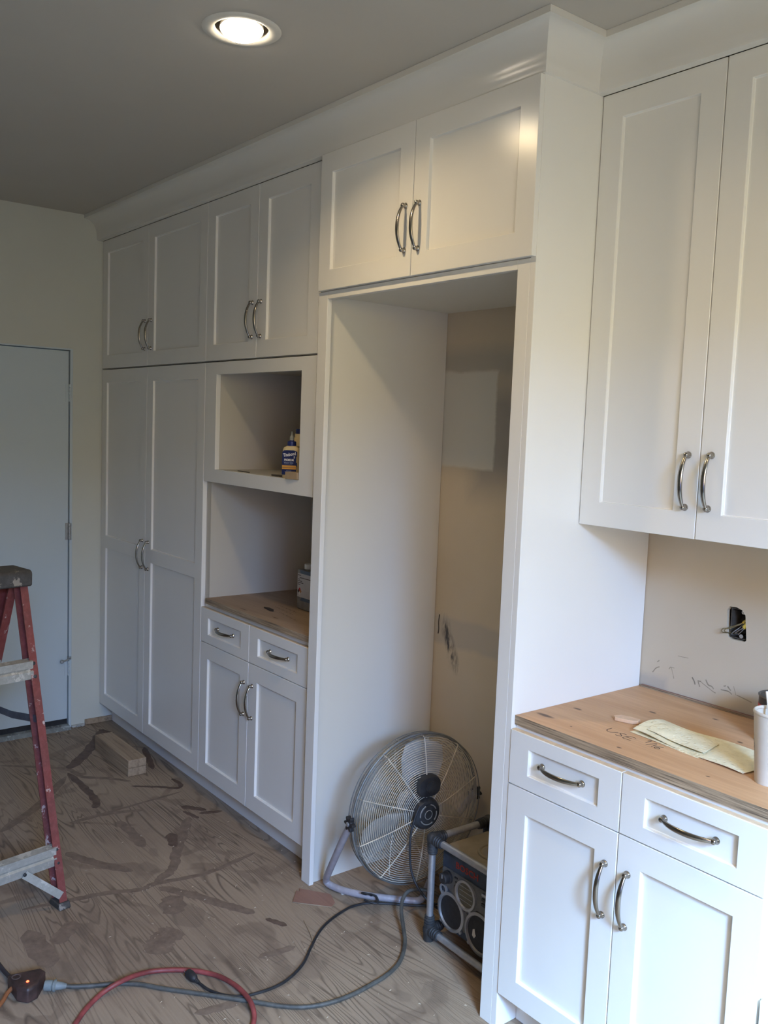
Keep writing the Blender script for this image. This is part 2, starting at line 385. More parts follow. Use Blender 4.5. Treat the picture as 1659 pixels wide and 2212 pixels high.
SMEARS = [([(0.123,-0.023),(0.305,-0.141),(0.45,-0.249),(0.574,-0.364)],0.0545,1),([(0.361,-0.612),(0.479,-0.46),(0.574,-0.364),(0.698,-0.338),(0.786,-0.24),(0.867,-0.176)],0.0257,0),([(0.917,-0.196),(0.993,-0.097),(1.048,-0.032),(1.017,-0.002),(0.936,-0.007)],0.021,1),([(0.618,-0.379),(0.874,-0.376),(1.007,-0.388),(1.055,-0.418)],0.034,1),([(0.657,-0.401),(0.908,-0.609),(1.073,-0.804)],0.0394,0),([(1.14,-0.549),(1.137,-0.393),(1.187,-0.25)],0.0273,0),([(1.132,-0.53),(1.118,-0.288),(1.094,-0.036)],0.0159,0),([(1.23,-0.382),(1.355,-0.377),(1.502,-0.386)],0.0447,0),([(1.383,-0.647),(1.508,-0.592),(1.657,-0.495)],0.0433,0),([(1.7,-0.901),(1.73,-0.752),(1.753,-0.63),(1.797,-0.519),(1.787,-0.466),(1.819,-0.279),(1.779,-0.053)],0.0263,0),([(1.777,-0.462),(1.723,-0.372),(1.601,-0.293),(1.442,-0.185),(1.355,-0.126)],0.0394,0),([(1.818,-0.466),(1.93,-0.391),(2.042,-0.336),(2.157,-0.271)],0.0416,0),([(1.893,-0.456),(2.012,-0.495)],0.0781,0),([(2.186,-0.65),(2.129,-0.591),(2.103,-0.526)],0.095,0),([(1.448,-0.251),(1.57,-0.284)],0.047,1),([(0.488,0.05),(0.786,-0.032)],0.0308,1),([(1.238,-0.104),(1.331,-0.031)],0.0317,1),([(1.343,-0.071),(1.375,0.021)],0.0238,1),([(2.208,-0.258),(2.284,-0.221)],0.0231,1),([(2.387,-0.39),(2.401,-0.263)],0.0296,0),([(1.964,-0.877),(1.866,-0.784)],0.0611,0),([(1.837,-0.924),(2.076,-0.928)],0.0699,0),([(2.517,-0.672),(2.546,-0.541)],0.032,0),([(1.285,-0.118),(1.387,-0.094)],0.0194,1),([(0.118,-0.044),(0.219,-0.005)],0.0293,1)]
for i_, (pts, w_, dk) in enumerate(SMEARS):
    pl = catmull([(a, b_, 0.0) for a, b_ in pts], 8); bm = NB(); L = []; n_ = len(pl)
    for k, p in enumerate(pl):
        t_ = (pl[min(k+1, n_-1)]-pl[max(k-1, 0)]).normalized(); sd = Vector((-t_.y, t_.x, 0)); e_ = k/(n_-1)
        env = (0.30+0.70*max(0.0, 1-(2*e_-1)**6)**0.5)*(0.5 if 0.02 < e_ < 0.98 else 0.3)*w_
        L.append([bm.verts.new(p+sd*env*(1+random.uniform(-.22, .22))+Vector((0, 0, 0.0004))), bm.verts.new(p+Vector((0, 0, 0.0010+0.00003*i_))), bm.verts.new(p-sd*env*(1+random.uniform(-.22, .22))+Vector((0, 0, 0.0004)))])
    for k in range(n_-1):
        for q in range(2): bm.faces.new((L[k][q], L[k+1][q], L[k+1][q+1], L[k][q+1]))
    obj('adhesive_smear', bm, M_SMEARD if dk else M_SMEAR, floor)

# ceiling with a round hole for each downlight
LAMPS = [(2.489, -0.576), (4.05, -0.576)]
HR = 0.080
def ceiling_slab():
    bm = NB(); hs = 0.15
    xs = sorted({-0.1, XR+0.1} | {l[0]+s for l in LAMPS for s in (-hs, hs)}); ys = sorted({YF-0.1, YB+0.1} | {l[1]+s for l in LAMPS for s in (-hs, hs)})
    def face(pts): bm.faces.new([bm.verts.new(p) for p in pts])
    for i in range(len(xs)-1):
        for j in range(len(ys)-1):
            cx, cy = (xs[i]+xs[i+1])/2, (ys[j]+ys[j+1])/2
            lp = [l for l in LAMPS if abs(l[0]-cx) < hs and abs(l[1]-cy) < hs]
            if not lp:
                face([(xs[i], ys[j], ZC), (xs[i], ys[j+1], ZC), (xs[i+1], ys[j+1], ZC), (xs[i+1], ys[j], ZC)]); continue
            l = lp[0]; n = 48
            for k in range(n):
                def sq(a):
                    c, s = math.cos(a), math.sin(a); t = min((xs[i+1]-l[0])/abs(c) if abs(c) > 1e-9 else 9, (ys[j+1]-l[1])/abs(s) if abs(s) > 1e-9 else 9)
                    return (l[0]+c*t, l[1]+s*t, ZC)
                a0, a1 = 2*PI*k/n, 2*PI*(k+1)/n
                face([(l[0]+HR*math.cos(a0), l[1]+HR*math.sin(a0), ZC), (l[0]+HR*math.cos(a1), l[1]+HR*math.sin(a1), ZC), sq(a1), sq(a0)])
    r = bmesh.ops.remove_doubles(bm, verts=bm.verts, dist=1e-5)
    ext = bmesh.ops.extrude_face_region(bm, geom=bm.faces[:])
    bmesh.ops.translate(bm, verts=[v for v in ext['geom'] if isinstance(v, bmesh.types.BMVert)], vec=(0, 0, 0.16))
    return bm
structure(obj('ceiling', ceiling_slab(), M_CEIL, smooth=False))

# left wall with the doorway (hinge side near the cabinets)
DY1 = -0.152; DY0 = -1.00; DZ = 2.002
bm = NB()
box(bm, -0.12, 0, DY1, YB+0.1, 0, ZC); box(bm, -0.12, 0, DY0, DY1, DZ, ZC); box(bm, -0.12, 0, YF-0.1, DY0, 0, ZC)
structure(obj('wall_left', bm, M_WALL, smooth=False))
# back wall with the ragged hole of the electrical box
OUT = [(3.326, 1.185), (3.333, 1.197), (3.355, 1.198), (3.371, 1.193), (3.378, 1.184), (3.382, 1.180), (3.384, 1.161), (3.387, 1.142), (3.390, 1.111), (3.385, 1.106), (3.365, 1.106), (3.343, 1.106), (3.334, 1.112), (3.328, 1.143)]
bm = NB()
hx0, hx1, hz0, hz1 = 3.25, 3.46, 1.04, 1.26
def wq(x0, x1, z0, z1): bm.faces.new([bm.verts.new(p) for p in ((x0, YB, z0), (x1, YB, z0), (x1, YB, z1), (x0, YB, z1))])
wq(-0.12, hx0, 0, ZC); wq(hx1, XR+0.1, 0, ZC); wq(hx0, hx1, 0, hz0); wq(hx0, hx1, hz1, ZC)
outer = [(hx0, hz1), (hx1, hz1), (hx1, hz0), (hx0, hz0)]
ov = [bm.verts.new((a, YB, c)) for a, c in outer]; iv = [bm.verts.new((a, YB, c)) for a, c in OUT]
edges = [bm.edges.new((ov[i], ov[(i+1) % 4])) for i in range(4)] + [bm.edges.new((iv[i], iv[(i+1) % len(iv)])) for i in range(len(iv))]
bmesh.ops.triangle_fill(bm, edges=edges, use_beauty=True)
iv2 = [bm.verts.new((a, YB+0.016, c)) for a, c in OUT]
for i in range(len(iv)): bm.faces.new((iv[i], iv[(i+1) % len(iv)], iv2[(i+1) % len(iv)], iv2[i]))
wall_back = structure(obj('wall_back', bm, M_BACK, smooth=False))
bm = NB(); box(bm, -0.12, XR+0.1, YB+0.13, YB+0.16, 0, ZC); obj('backing_panel', bm, M_DARK, wall_back, smooth=False)
# scuffs and pencil marks above the worktop
def wmark(name, pts, w):
    bm = NB(); ribbon(bm, catmull([(a, YB, c) for a, c in pts], 4), w, (0, -1, 0), 0.0005); obj(name, bm, M_SCUFF, wall_back, smooth=False)
M_SCUFF = plain('grey_scuff', (0.30, 0.25, 0.18), 0.9, var=0.3)
for pts, w in (([(3.097, 0.951), (3.108, 0.966), (3.120, 0.973)], .003), ([(3.111, 0.986), (3.118, 0.992)], .003), ([(3.153, 0.974), (3.160, 0.980), (3.172, 0.949)], .0022), ([(3.158, 0.981), (3.171, 0.981)], .0018),
               ([(3.232, 0.968), (3.240, 0.957), (3.243, 0.949)], .004), ([(3.252, 0.960), (3.259, 0.946)], .003), ([(3.250, 0.962), (3.262, 0.963)], .003), ([(3.276, 0.972), (3.285, 0.959), (3.296, 0.957), (3.303, 0.951)], .004), ([(3.333, 0.967), (3.340, 0.970)], .003),
               ([(3.345, 0.970), (3.352, 0.963), (3.356, 0.960)], .004), ([(3.363, 0.975), (3.368, 0.962), (3.372, 0.951)], .0018), ([(3.325, 0.955), (3.348, 0.956), (3.360, 0.950)], .003), ([(3.374, 0.952), (3.396, 0.948), (3.420, 0.943)], .003), ([(3.180, 1.020), (3.215, 1.021)], .0015),
               ([(3.262, 0.961), (3.30, 0.944), (3.31, 0.941)], .002)):
    wmark('scuff_mark', pts, w)
bm = NB(); ribbon(bm, catmull([(2.122, YB, 0.945), (2.119, YB, 0.915), (2.121, YB, 0.885), (2.118, YB, 0.868)], 4), 0.006, (0, -1, 0), 0.0005); obj('scuff_mark', bm, M_INK, wall_back, smooth=False)

# front wall and right wall with glazed openings (outside the picture, they let the daylight in)
def wall_with_opening(name, axis, at, lo, hi, o0, o1, z0, z1, out):
    bm = NB()
    def b(a0, a1, c0, c1):
        if axis == 'x': box(bm, *sorted((at, at+out)), a0, a1, c0, c1)
        else: box(bm, a0, a1, *sorted((at, at+out)), c0, c1)
    b(lo, o0, 0, ZC); b(o1, hi, 0, ZC); b(o0, o1, z1, ZC)
    if z0 > 0.01: b(o0, o1, 0, z0)
    return structure(obj(name, bm, M_WALL, smooth=False))
wall_with_opening('wall_right', 'x', XR, YF-0.1, YB+0.1, -2.75, -0.35, 0.03, 2.35, 0.10)
bm = NB(); box(bm, -0.12, XR+0.1, YF-0.12, YF, 0, ZC); structure(obj('wall_front', bm, M_WALL, smooth=False))
def window_frame(name, axis, at, o0, o1, z0, z1):
    bm = NB(); w = 0.05
    def b(a0, a1, c0, c1):
        if axis == 'x': box(bm, at, at+0.06, a0, a1, c0, c1)
        else: box(bm, a0, a1, at-0.06, at, c0, c1)
    b(o0, o0+w, z0, z1); b(o1-w, o1, z0, z1); b(o0, o1, z0, z0+w); b(o0, o1, z1-w, z1); m = (o0+o1)/2; b(m-0.03, m+0.03, z0, z1)
    return structure(obj(name, bm, M_CAB, smooth=False))
window_frame('window_1', 'x', XR+0.02, -2.75, -0.35, 0.03, 2.35)

# door in the left wall
dr = bpy.data.objects.new('door_1', None); COL.objects.link(dr); dr.location = (-0.03, DY1, 0); ROOTM['door_1'] = Matrix.Translation((-0.03, DY1, 0)); structure(dr)
bm = NB(); box(bm, -0.052, -0.010, DY0+0.02, -0.1695, 0.046, 1.990); leaf = obj('door_leaf', bm, M_DOOR, dr, bevel=0.002)
bm = NB(); box(bm, -0.118, 0.001, -0.1660, DY1, 0.0, DZ); box(bm, -0.118, 0.001, DY0, DY0+0.014, 0, DZ); box(bm, -0.118, 0.001, DY0+0.014, -0.1660, 1.994, DZ); box(bm, -0.118, -0.056, -0.180, -0.166, 0.0, 1.994)
obj('door_frame', bm, M_DOOR, dr, bevel=0.0015)
for z0, z1, lab in ((1.731, 1.821, None), (1.011, 1.099, 'dark unpainted hinge'), (0.283, 0.365, None)):
    bm = NB(); zz = z0
    for k in range(5):
        tube(bm, [(0.000, -0.166, z0+(z1-z0)*k/5+0.001), (0.000, -0.166, z0+(z1-z0)*(k+1)/5-0.001)], 0.0065, 12)
    box(bm, -0.010, -0.0075, -0.185, -0.166, z0, z1); box(bm, -0.004, 0.0025, -0.166, -0.156, z0, z1)
    obj('hinge', bm, M_STEEL if lab else M_DOOR, dr, label=lab)
bm = NB(); tube(bm, [(0.002, -0.164, 0.378), (0.014, -0.172, 0.376), (0.022, -0.190, 0.372), (0.022, -0.205, 0.370)], 0.0045, 10); lathe(bm, [(0.009, 0), (0.010, 0.012), (0.006, 0.016)], (0.016, -0.208, 0.370), (1, -0.2, 0), 14); lathe(bm, [(0.010, -0.006), (0.010, 0.008)], (0.001, -0.164, 0.378), (0, 0, 1), 14)
obj('hinge_pin_stop', bm, M_STEEL, dr)
bm = NB(); box(bm, -0.045, -0.014, DY0+0.02, -0.170, 0.018, 0.047); obj('door_sweep', bm, M_BLACK, dr, smooth=False)
bm = NB(); prism(bm, [(-0.11, 0), (0.045, 0), (0.045, 0.004), (0.020, 0.016), (-0.11, 0.017)], DY0+0.014, -0.166, lambda a, c, d: (a, d, c)); obj('threshold', bm, worn('worn_threshold_metal', (0.30, 0.31, 0.29), (0.50, 0.52, 0.50), 0.5, 0.3, 0.55), dr, smooth=False)
# raw board along the wall foot between the door and the cabinets
bm = NB(); box(bm, 0.0005, 0.013, -0.080, 0.068, 0.001, 0.030)
structure(obj('baseboard_left', bm, M_LUMBER, bevel=0.002))
bm = NB(); box(bm, 0.0005, 0.020, -0.150, -0.086, 0.0005, 0.010)
for k in range(9):
    c = Vector((0.012+random.uniform(-.008, .02), -0.15+0.007*k+random.uniform(-.006, .006), 0.006)); s = random.uniform(0.004, 0.009)
    bmesh.ops.create_icosphere(bm, subdivisions=1, radius=s, matrix=Matrix.Translation(c) @ Matrix.Diagonal((1, 1, 0.6, 1)))
tag(obj('plaster_debris', bm, plain('plaster_crumbs', (0.42, 0.41, 0.37), 0.9, var=0.3)), 'pale crumbling plaster debris at the wall foot beside the door threshold', 'debris')['kind'] = 'stuff'

# crown moulding: one cove profile mitred round the refrigerator cabinet
ZT = 2.5673; X3 = 3.0533
prof = [(0.002, ZT-0.001), (0.030, ZT-0.001), (0.032, ZT+0.004), (0.032, ZT+0.014)] + [(0.088-0.055*math.cos(t*PI/2/10), ZT+0.016+0.084*math.sin(t*PI/2/10)) for t in range(11)] + [(0.0995, ZC-0.0175), (0.0995, ZC-0.0005), (0.002, ZC-0.0005)]
def crown_run(name, ends):
    bm = NB(); A = [bm.verts.new(ends(d)[0] + (z,)) for d, z in prof]; B = [bm.verts.new(ends(d)[1] + (z,)) for d, z in prof]; n = len(prof)
    for i in range(n): bm.faces.new((A[i], A[(i+1) % n], B[(i+1) % n], B[i]))
    bm.faces.new(A[::-1]); bm.faces.new(B)
    return structure(obj(name, bm, M_CROWN, angle=30))
YU = 0.2096
crown_run('trim_1', lambda d: ((0.001, -d), (X3+d-0.020, -d)))
crown_run('trim_2', lambda d: ((X3+d-0.020, -d), (X3+d-0.020, YU-d)))
crown_run('trim_3', lambda d: ((X3+d-0.020, YU-d), (4.60, YU-d)))

# ------------------------------------------------------------------ cabinets
G = 0.0015
def handle_mesh():
    bm = NB(); L = 0.0655
    n = 26; pts, ra, rb = [], [], []
    for i in range(n+1):
        t = -1+2*i/n; s = abs(t)
        out = 0.0105 + 0.0200*(1-s**2.3)
        pts.append((0, -out, L*t)); w = 1-s**2.0
        ra.append(0.0036+0.0008*w); rb.append(0.0044+0.0026*w)
    tube(bm, pts, ra, 12, up=(0, -1, 0), r2=rb)
    for sgn in (-1, 1):
        lathe(bm, [(0.0088, 0.0), (0.0090, 0.0015), (0.0072, 0.0035), (0.0060, 0.0065), (0.0066, 0.0095), (0.0068, 0.0125), (0.0050, 0.0158), (0.0, 0.0172)], (0, 0, sgn*L), (0, -1, 0), 18)
    return finish(bm, 'handle', M_NICKEL, True, 50)
HANDLE = handle_mesh()
def add_handle(front, x, y, z, horiz=False):
    M = Matrix.Translation((x, y, z))
    if horiz: M = M @ Matrix.Rotation(PI/2, 4, 'Y')
    inst('handle', HANDLE, front, M)
def shaker(parent, name, x0, x1, z0, z1, yf, th=0.0195, fw=0.066, mids=(), fwz=None, depth=0.0105):
    """five-piece front: flat frame, recessed panel(s)"""
    x0 += G; x1 -= G; z0 += G; z1 -= G
    fz = fw if fwz is None else fwz
    xa, xb = x0+fw, x1-fw
    cuts = [z0+fz]
    for a, c in mids: cuts += [a, c]
    cuts += [z1-fz]
    zs = [z0]+cuts+[z1]; xs = [x0, xa, xb, x1]
    bm = NB(); V = {}
    def v(x, y, z):
        k = (round(x, 6), round(y, 6), round(z, 6))
        if k not in V: V[k] = bm.verts.new((x, y, z))
        return V[k]
    for i in range(3):
        for j in range(len(zs)-1):
            a, c = xs[i], xs[i+1]; lo, hi = zs[j], zs[j+1]
            if i == 1 and j % 2 == 1:
                o = [v(a, yf, lo), v(c, yf, lo), v(c, yf, hi), v(a, yf, hi)]; s = 0.0012
                q = [v(a+s, yf+depth, lo+s), v(c-s, yf+depth, lo+s), v(c-s, yf+depth, hi-s), v(a+s, yf+depth, hi-s)]
                for k in range(4): bm.faces.new((o[k], o[(k+1) % 4], q[(k+1) % 4], q[k]))
                bm.faces.new(q)
            else: bm.faces.new([v(a, yf, lo), v(c, yf, lo), v(c, yf, hi), v(a, yf, hi)])
    # sides and back
    yb = yf+th
    top = [v(x, yf, z1) for x in xs]; bot = [v(x, yf, z0) for x in xs]
    bm.faces.new(top+[v(x1, yb, z1), v(x0, yb, z1)]); bm.faces.new(bot+[v(x1, yb, z0), v(x0, yb, z0)])
    lf = [v(x0, yf, z) for z in zs]; rt = [v(x1, yf, z) for z in zs]
    bm.faces.new(lf+[v(x0, yb, z1), v(x0, yb, z0)]); bm.faces.new(rt+[v(x1, yb, z1), v(x1, yb, z0)])
    bm.faces.new([v(x0, yb, z0), v(x1, yb, z0), v(x1, yb, z1), v(x0, yb, z1)])
    return obj(name, bm, M_CAB, parent, bevel=0.0012, angle=30)
def boxpart(parent, name, m, *b, bevel=0.0, label=None):
    bm = NB(); box(bm, *b); return obj(name, bm, m, parent, bevel=bevel, smooth=bool(bevel), label=label)

X1 = 1.1828; X1m = 0.5816; X2 = 2.0267; X2m = 1.6039; ZM = 1.9073; ZB = 0.1085
YI = YB-0.002
XL0 = 0.0035
# 1 tall pantry, 2 the cabinet above it
c = thing('pantry_cabinet', 'tall white two-door pantry cabinet in the corner beside the plain white door', 'cabinet', (0.6, 0.27, 0))
boxpart(c, 'body', M_CAB, XL0, X1-0.0005, 0.021, YI, ZB, ZM-0.003)
boxpart(c, 'toe_kick', M_CAB, XL0, X1-0.0005, 0.070, 0.086, 0.0005, ZB-0.0005)
d = shaker(c, 'door', XL0, X1m, ZB, ZM-0.002, 0, mids=[(0.971, 1.036)]); add_handle(d, 0.549, 0, 1.002)
d = shaker(c, 'door', X1m, X1, ZB, ZM-0.002, 0, mids=[(0.971, 1.036)]); add_handle(d, 0.619, 0, 1.002)
c = thing('upper_cabinet', 'white two-door upper cabinet over the tall pantry, at the far left corner', 'cabinet', (0.6, 0.27, ZM), group='upper cabinets')
boxpart(c, 'body', M_CAB, XL0, X1-0.0005, 0.021, YI, ZM+0.002, ZT)
d = shaker(c, 'door', XL0, X1m, ZM+0.002, ZT, 0); add_handle(d, 0.549, 0, 2.056)
d = shaker(c, 'door', X1m, X1, ZM+0.002, ZT, 0); add_handle(d, 0.619, 0, 2.056)
# 3 over the open niche
c = thing('upper_cabinet', 'white two-door upper cabinet over the open microwave niche', 'cabinet', (1.6, 0.27, ZM), group='upper cabinets')
boxpart(c, 'body', M_CAB, X1+0.0005, 2.0545, 0.021, YI, ZM+0.002, ZT)
d = shaker(c, 'door', X1, X2m, ZM+0.002, ZT, 0); add_handle(d, 1.568, 0, 2.057)
d = shaker(c, 'door', X2m, X2, ZM+0.002, ZT, 0); add_handle(d, 1.633, 0, 2.057)
# 4 open hutch: microwave niche in a flat frame, and the open worktop niche under it
c = thing('open_hutch_cabinet', 'white open hutch with a framed microwave niche above an open worktop niche', 'cabinet', (1.6, 0.27, 0.875))
ZN = 1.4035; ZS = 1.4595
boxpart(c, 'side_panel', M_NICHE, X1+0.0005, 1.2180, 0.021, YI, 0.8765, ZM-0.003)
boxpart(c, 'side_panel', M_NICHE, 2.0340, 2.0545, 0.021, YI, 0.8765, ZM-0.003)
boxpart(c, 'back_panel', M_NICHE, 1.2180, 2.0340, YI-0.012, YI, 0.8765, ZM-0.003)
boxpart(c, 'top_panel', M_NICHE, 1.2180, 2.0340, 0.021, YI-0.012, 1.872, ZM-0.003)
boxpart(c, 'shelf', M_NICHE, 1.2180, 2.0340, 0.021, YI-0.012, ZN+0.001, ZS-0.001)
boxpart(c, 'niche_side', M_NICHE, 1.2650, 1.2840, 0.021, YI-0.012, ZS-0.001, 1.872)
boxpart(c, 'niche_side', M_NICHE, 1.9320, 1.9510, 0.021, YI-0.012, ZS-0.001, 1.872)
bm = NB()
fx = (X1+G, 1.2840, 1.9320, X2-G); fz = (ZN, ZS-0.001, 1.8535, ZM-0.0035)
for i in range(3):
    for j in range(3):
        if i == 1 and j == 1: continue
        box(bm, fx[i], fx[i+1], 0.0, 0.0205, fz[j], fz[j+1])
for f in list(bm.faces):
    pass
bmesh.ops.remove_doubles(bm, verts=bm.verts, dist=1e-6)
seen = {}
for f in list(bm.faces):
    k = tuple(sorted(v.index for v in f.verts)); seen.setdefault(k, []).append(f)
bm.verts.index_update(); seen = {}
for f in bm.faces: seen.setdefault(tuple(sorted(v.index for v in f.verts)), []).append(f)
bmesh.ops.delete(bm, geom=[f for L in seen.values() if len(L) > 1 for f in L], context='FACES')
obj('face_frame', bm, M_CAB, c, bevel=0.001, smooth=False)
# 5 its base cabinet
def base_cabinet(label, x0, xm, x1, yf, body1, zdt, zdb, hx, dx, ytoe, loc):
    c = thing('base_cabinet', label, 'cabinet', loc, group='base cabinets')
    boxpart(c, 'body', M_CAB, x0+0.0005, body1, yf+0.021, YI, ZB, 0.8735)
    boxpart(c, 'toe_kick', M_CAB, x0+0.0005, body1, ytoe, ytoe+0.016, 0.0005, ZB-0.0005)
    for a, bb, hd, xh in ((x0, xm, dx[0], hx[0]), (xm, x1, dx[1], hx[1])):
        d = shaker(c, 'drawer_front', a, bb, zdb, zdt, yf, fwz=0.0385); add_handle(d, hd, yf, 0.787 if yf == 0 else 0.7965, True)
        boxpart(d, 'raw_top_edge', M_RAW, a+G+0.001, bb-G-0.001, yf+0.003, yf+0.0185, zdt-G, zdt-G+0.0012, label='bare birch top edge')
        d = shaker(c, 'door', a, bb, ZB, zdb, yf); add_handle(d, xh, yf, 0.552 if yf == 0 else 0.559)
    return c
base_cabinet('white base cabinet with two drawers over two doors, under the open hutch niches', X1, X2m, X2, 0.0, 2.0545, 0.8576, 0.7060, (1.571, 1.637), (1.409, 1.833), 0.070, (1.6, 0.27, 0))
bm = NB(); box(bm, 1.2190, 2.0335, 0.002, YI-0.0125, 0.8765, 0.9000)
tag(obj('plywood_worktop', bm, M_PLYM, bevel=0.0008, smooth=False), 'rough plywood worktop with mill marks inside the open hutch niche', 'worktop')
# 6 refrigerator bay
YS = -0.0185
c = thing('refrigerator_panel', 'tall white end panel on the left of the refrigerator bay, next to the hutch', 'panel', (2.08, 0.27, 0), group='refrigerator bay end panels')
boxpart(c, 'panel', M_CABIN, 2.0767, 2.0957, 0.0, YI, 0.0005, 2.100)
boxpart(c, 'stile', M_CAB, 2.0567, 2.1098, YS, 0.0, 0.0005, 2.1125, bevel=0.0012)
c = thing('refrigerator_panel', 'tall white end panel on the right of the refrigerator bay, beside the worktop', 'panel', (3.04, 0.27, 0), group='refrigerator bay end panels')
boxpart(c, 'panel', M_CAB, 3.0343, X3, YS, YI, 0.0005, ZT, bevel=0.0012)
boxpart(c, 'stile', M_CAB, 2.9900, 3.0343, YS, 0.0, 0.0005, 2.1125, bevel=0.0012)
c = thing('upper_cabinet', 'deep white two-door upper cabinet bridging the empty refrigerator bay', 'cabinet', (2.56, 0.27, 2.1), group='upper cabinets')
boxpart(c, 'body', M_CAB, 2.0567, 3.0338, YS+0.006, YI, 2.1135, ZT)
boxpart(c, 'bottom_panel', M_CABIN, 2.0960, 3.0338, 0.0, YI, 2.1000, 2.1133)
boxpart(c, 'bottom_rail', M_CAB, 2.1100, 2.9898, YS, 0.0, 2.0879, 2.1133, bevel=0.001)
YFR = -0.0337
d = shaker(c, 'door', 2.0700, 2.5635, 2.1138, ZT, YFR); add_handle(d, 2.530, YFR, 2.259)
d = shaker(c, 'door', 2.5635, X3, 2.1138, ZT, YFR); add_handle(d, 2.594, YFR, 2.257)
# 7 right-hand wall cabinet
ZU = 1.4126
c = thing('wall_cabinet', 'tall white two-door wall cabinet above the plywood worktop on the right', 'cabinet', (3.42, 0.38, ZU), group='wall cabinets')
boxpart(c, 'body', M_CAB, X3+0.002, 3.792, YU+0.021, YI, ZU+0.001, ZT)
d = shaker(c, 'door', X3+0.0015, 3.4205, ZU, ZT, YU); add_handle(d, 3.388, YU, 1.5565)
d = shaker(c, 'door', 3.4205, 3.7900, ZU, ZT, YU); add_handle(d, 3.452, YU, 1.5585)
bm = NB(); box(bm, 3.7925, 4.60, YU+0.002, YI, ZU, ZT)
c2 = thing('wall_cabinet', 'plain white wall cabinet side continuing past the right picture edge', 'cabinet', (4.2, 0.38, ZU), group='wall cabinets'); obj('body', bm, M_CAB, c2, smooth=False)
for a, e in ((3.7925, 4.196), (4.196, 4.60)):
    d = shaker(c2, 'door', a, e, ZU, ZT, YU-0.018); add_handle(d, (e-0.035) if a < 4 else (a+0.035), YU-0.018, 1.5565)
# 8 right-hand base cabinet and worktop
YR = -0.0214
base_cabinet('white base cabinet with two drawers over two doors, under the right-hand plywood worktop', X3+0.0012, 3.4203, 3.7904, YR, 3.7895, 0.8656, 0.7143, (3.387, 3.4535), (3.2385, 3.6075), 0.062, (3.42, 0.27, 0))
bm = NB(); box(bm, X3+0.0008, 3.86, -0.0067, YB-0.001, 0.8745, 0.9001)
top = thing('plywood_worktop', 'bare plywood worktop with pencilled words on the right-hand base cabinet', 'worktop', (3.42, 0.27, 0.9))
obj('sheet', bm, M_PLYR, top, bevel=0.0008, smooth=False)
bm = NB(); box(bm, X3+0.012, 3.86, YB-0.012, YB-0.0015, 0.9003, 0.907); obj('back_strip', bm, M_PINK, top, smooth=False)
def strokes(parent, name, lines, w):
    bm = NB()
    for l in lines: ribbon(bm, catmull([(a, bb, 0.9001) for a, bb in l], 5), w, (0, 0, 1), 0.0005)
    obj(name, bm, M_INK, parent, smooth=False)
def glyphs(segs, ox, oy, w, h):
    return [[(ox+a*w, oy+b_*h) for a, b_ in s] for s in segs]
Uu = [[(0, 1), (0.0, 0.35), (0.35, 0.0), (0.75, 0.15), (1.0, 0.55)]]
Ss = [[(0.95, 0.95), (0.4, 1.0), (0.1, 0.75), (0.5, 0.5), (0.8, 0.25), (0.45, 0.0), (0.0, 0.08)]]
Ee = [[(0.9, 1.0), (0.1, 0.9), (0.0, 0.0), (1.0, 0.05)], [(0.05, 0.48), (0.75, 0.52)]]
strokes(top, 'handwriting', glyphs(Uu, 3.268, 0.103, 0.030, 0.030) + glyphs(Ss, 3.304, 0.098, 0.020, 0.026) + glyphs(Ee, 3.330, 0.096, 0.024, 0.026), 0.0022)
strokes(top, 'handwriting', glyphs([[(0, 0.8), (0.6, 1.0), (0.5, 0.0)]], 3.378, 0.116, 0.012, 0.024) + glyphs([[(1, 1), (0, 0)]], 3.392, 0.106, 0.013, 0.030) + glyphs([[(0.3, 1), (0.3, 0)]], 3.406, 0.104, 0.010, 0.024)
        + glyphs([[(0.9, 1.0), (0.2, 0.6), (0.05, 0.2), (0.5, 0.0), (0.95, 0.25), (0.5, 0.5), (0.1, 0.3)]], 3.416, 0.102, 0.016, 0.024), 0.0020)
# 9 low cabinet further right, only its corner shows
c = thing('low_cabinet', 'low white cabinet with bare top edge at the lower right picture edge', 'cabinet', (4.2, 0.27, 0))
boxpart(c, 'body', M_CAB, 3.7965, 4.60, 0.0, YI, ZB, 0.478)
d = shaker(c, 'drawer_front', 3.7955, 4.5995, ZB, 0.498, YR+0.002); boxpart(d, 'raw_top_edge', M_RAW, 3.799, 4.596, YR+0.005, YR+0.0205, 0.4965, 0.4978, label='bare birch top edge')
add_handle(d, 4.20, YR+0.002, 0.40, True)
boxpart(c, 'toe_kick', M_CAB, 3.7965, 4.60, 0.062, 0.078, 0.0005, ZB-0.0005)

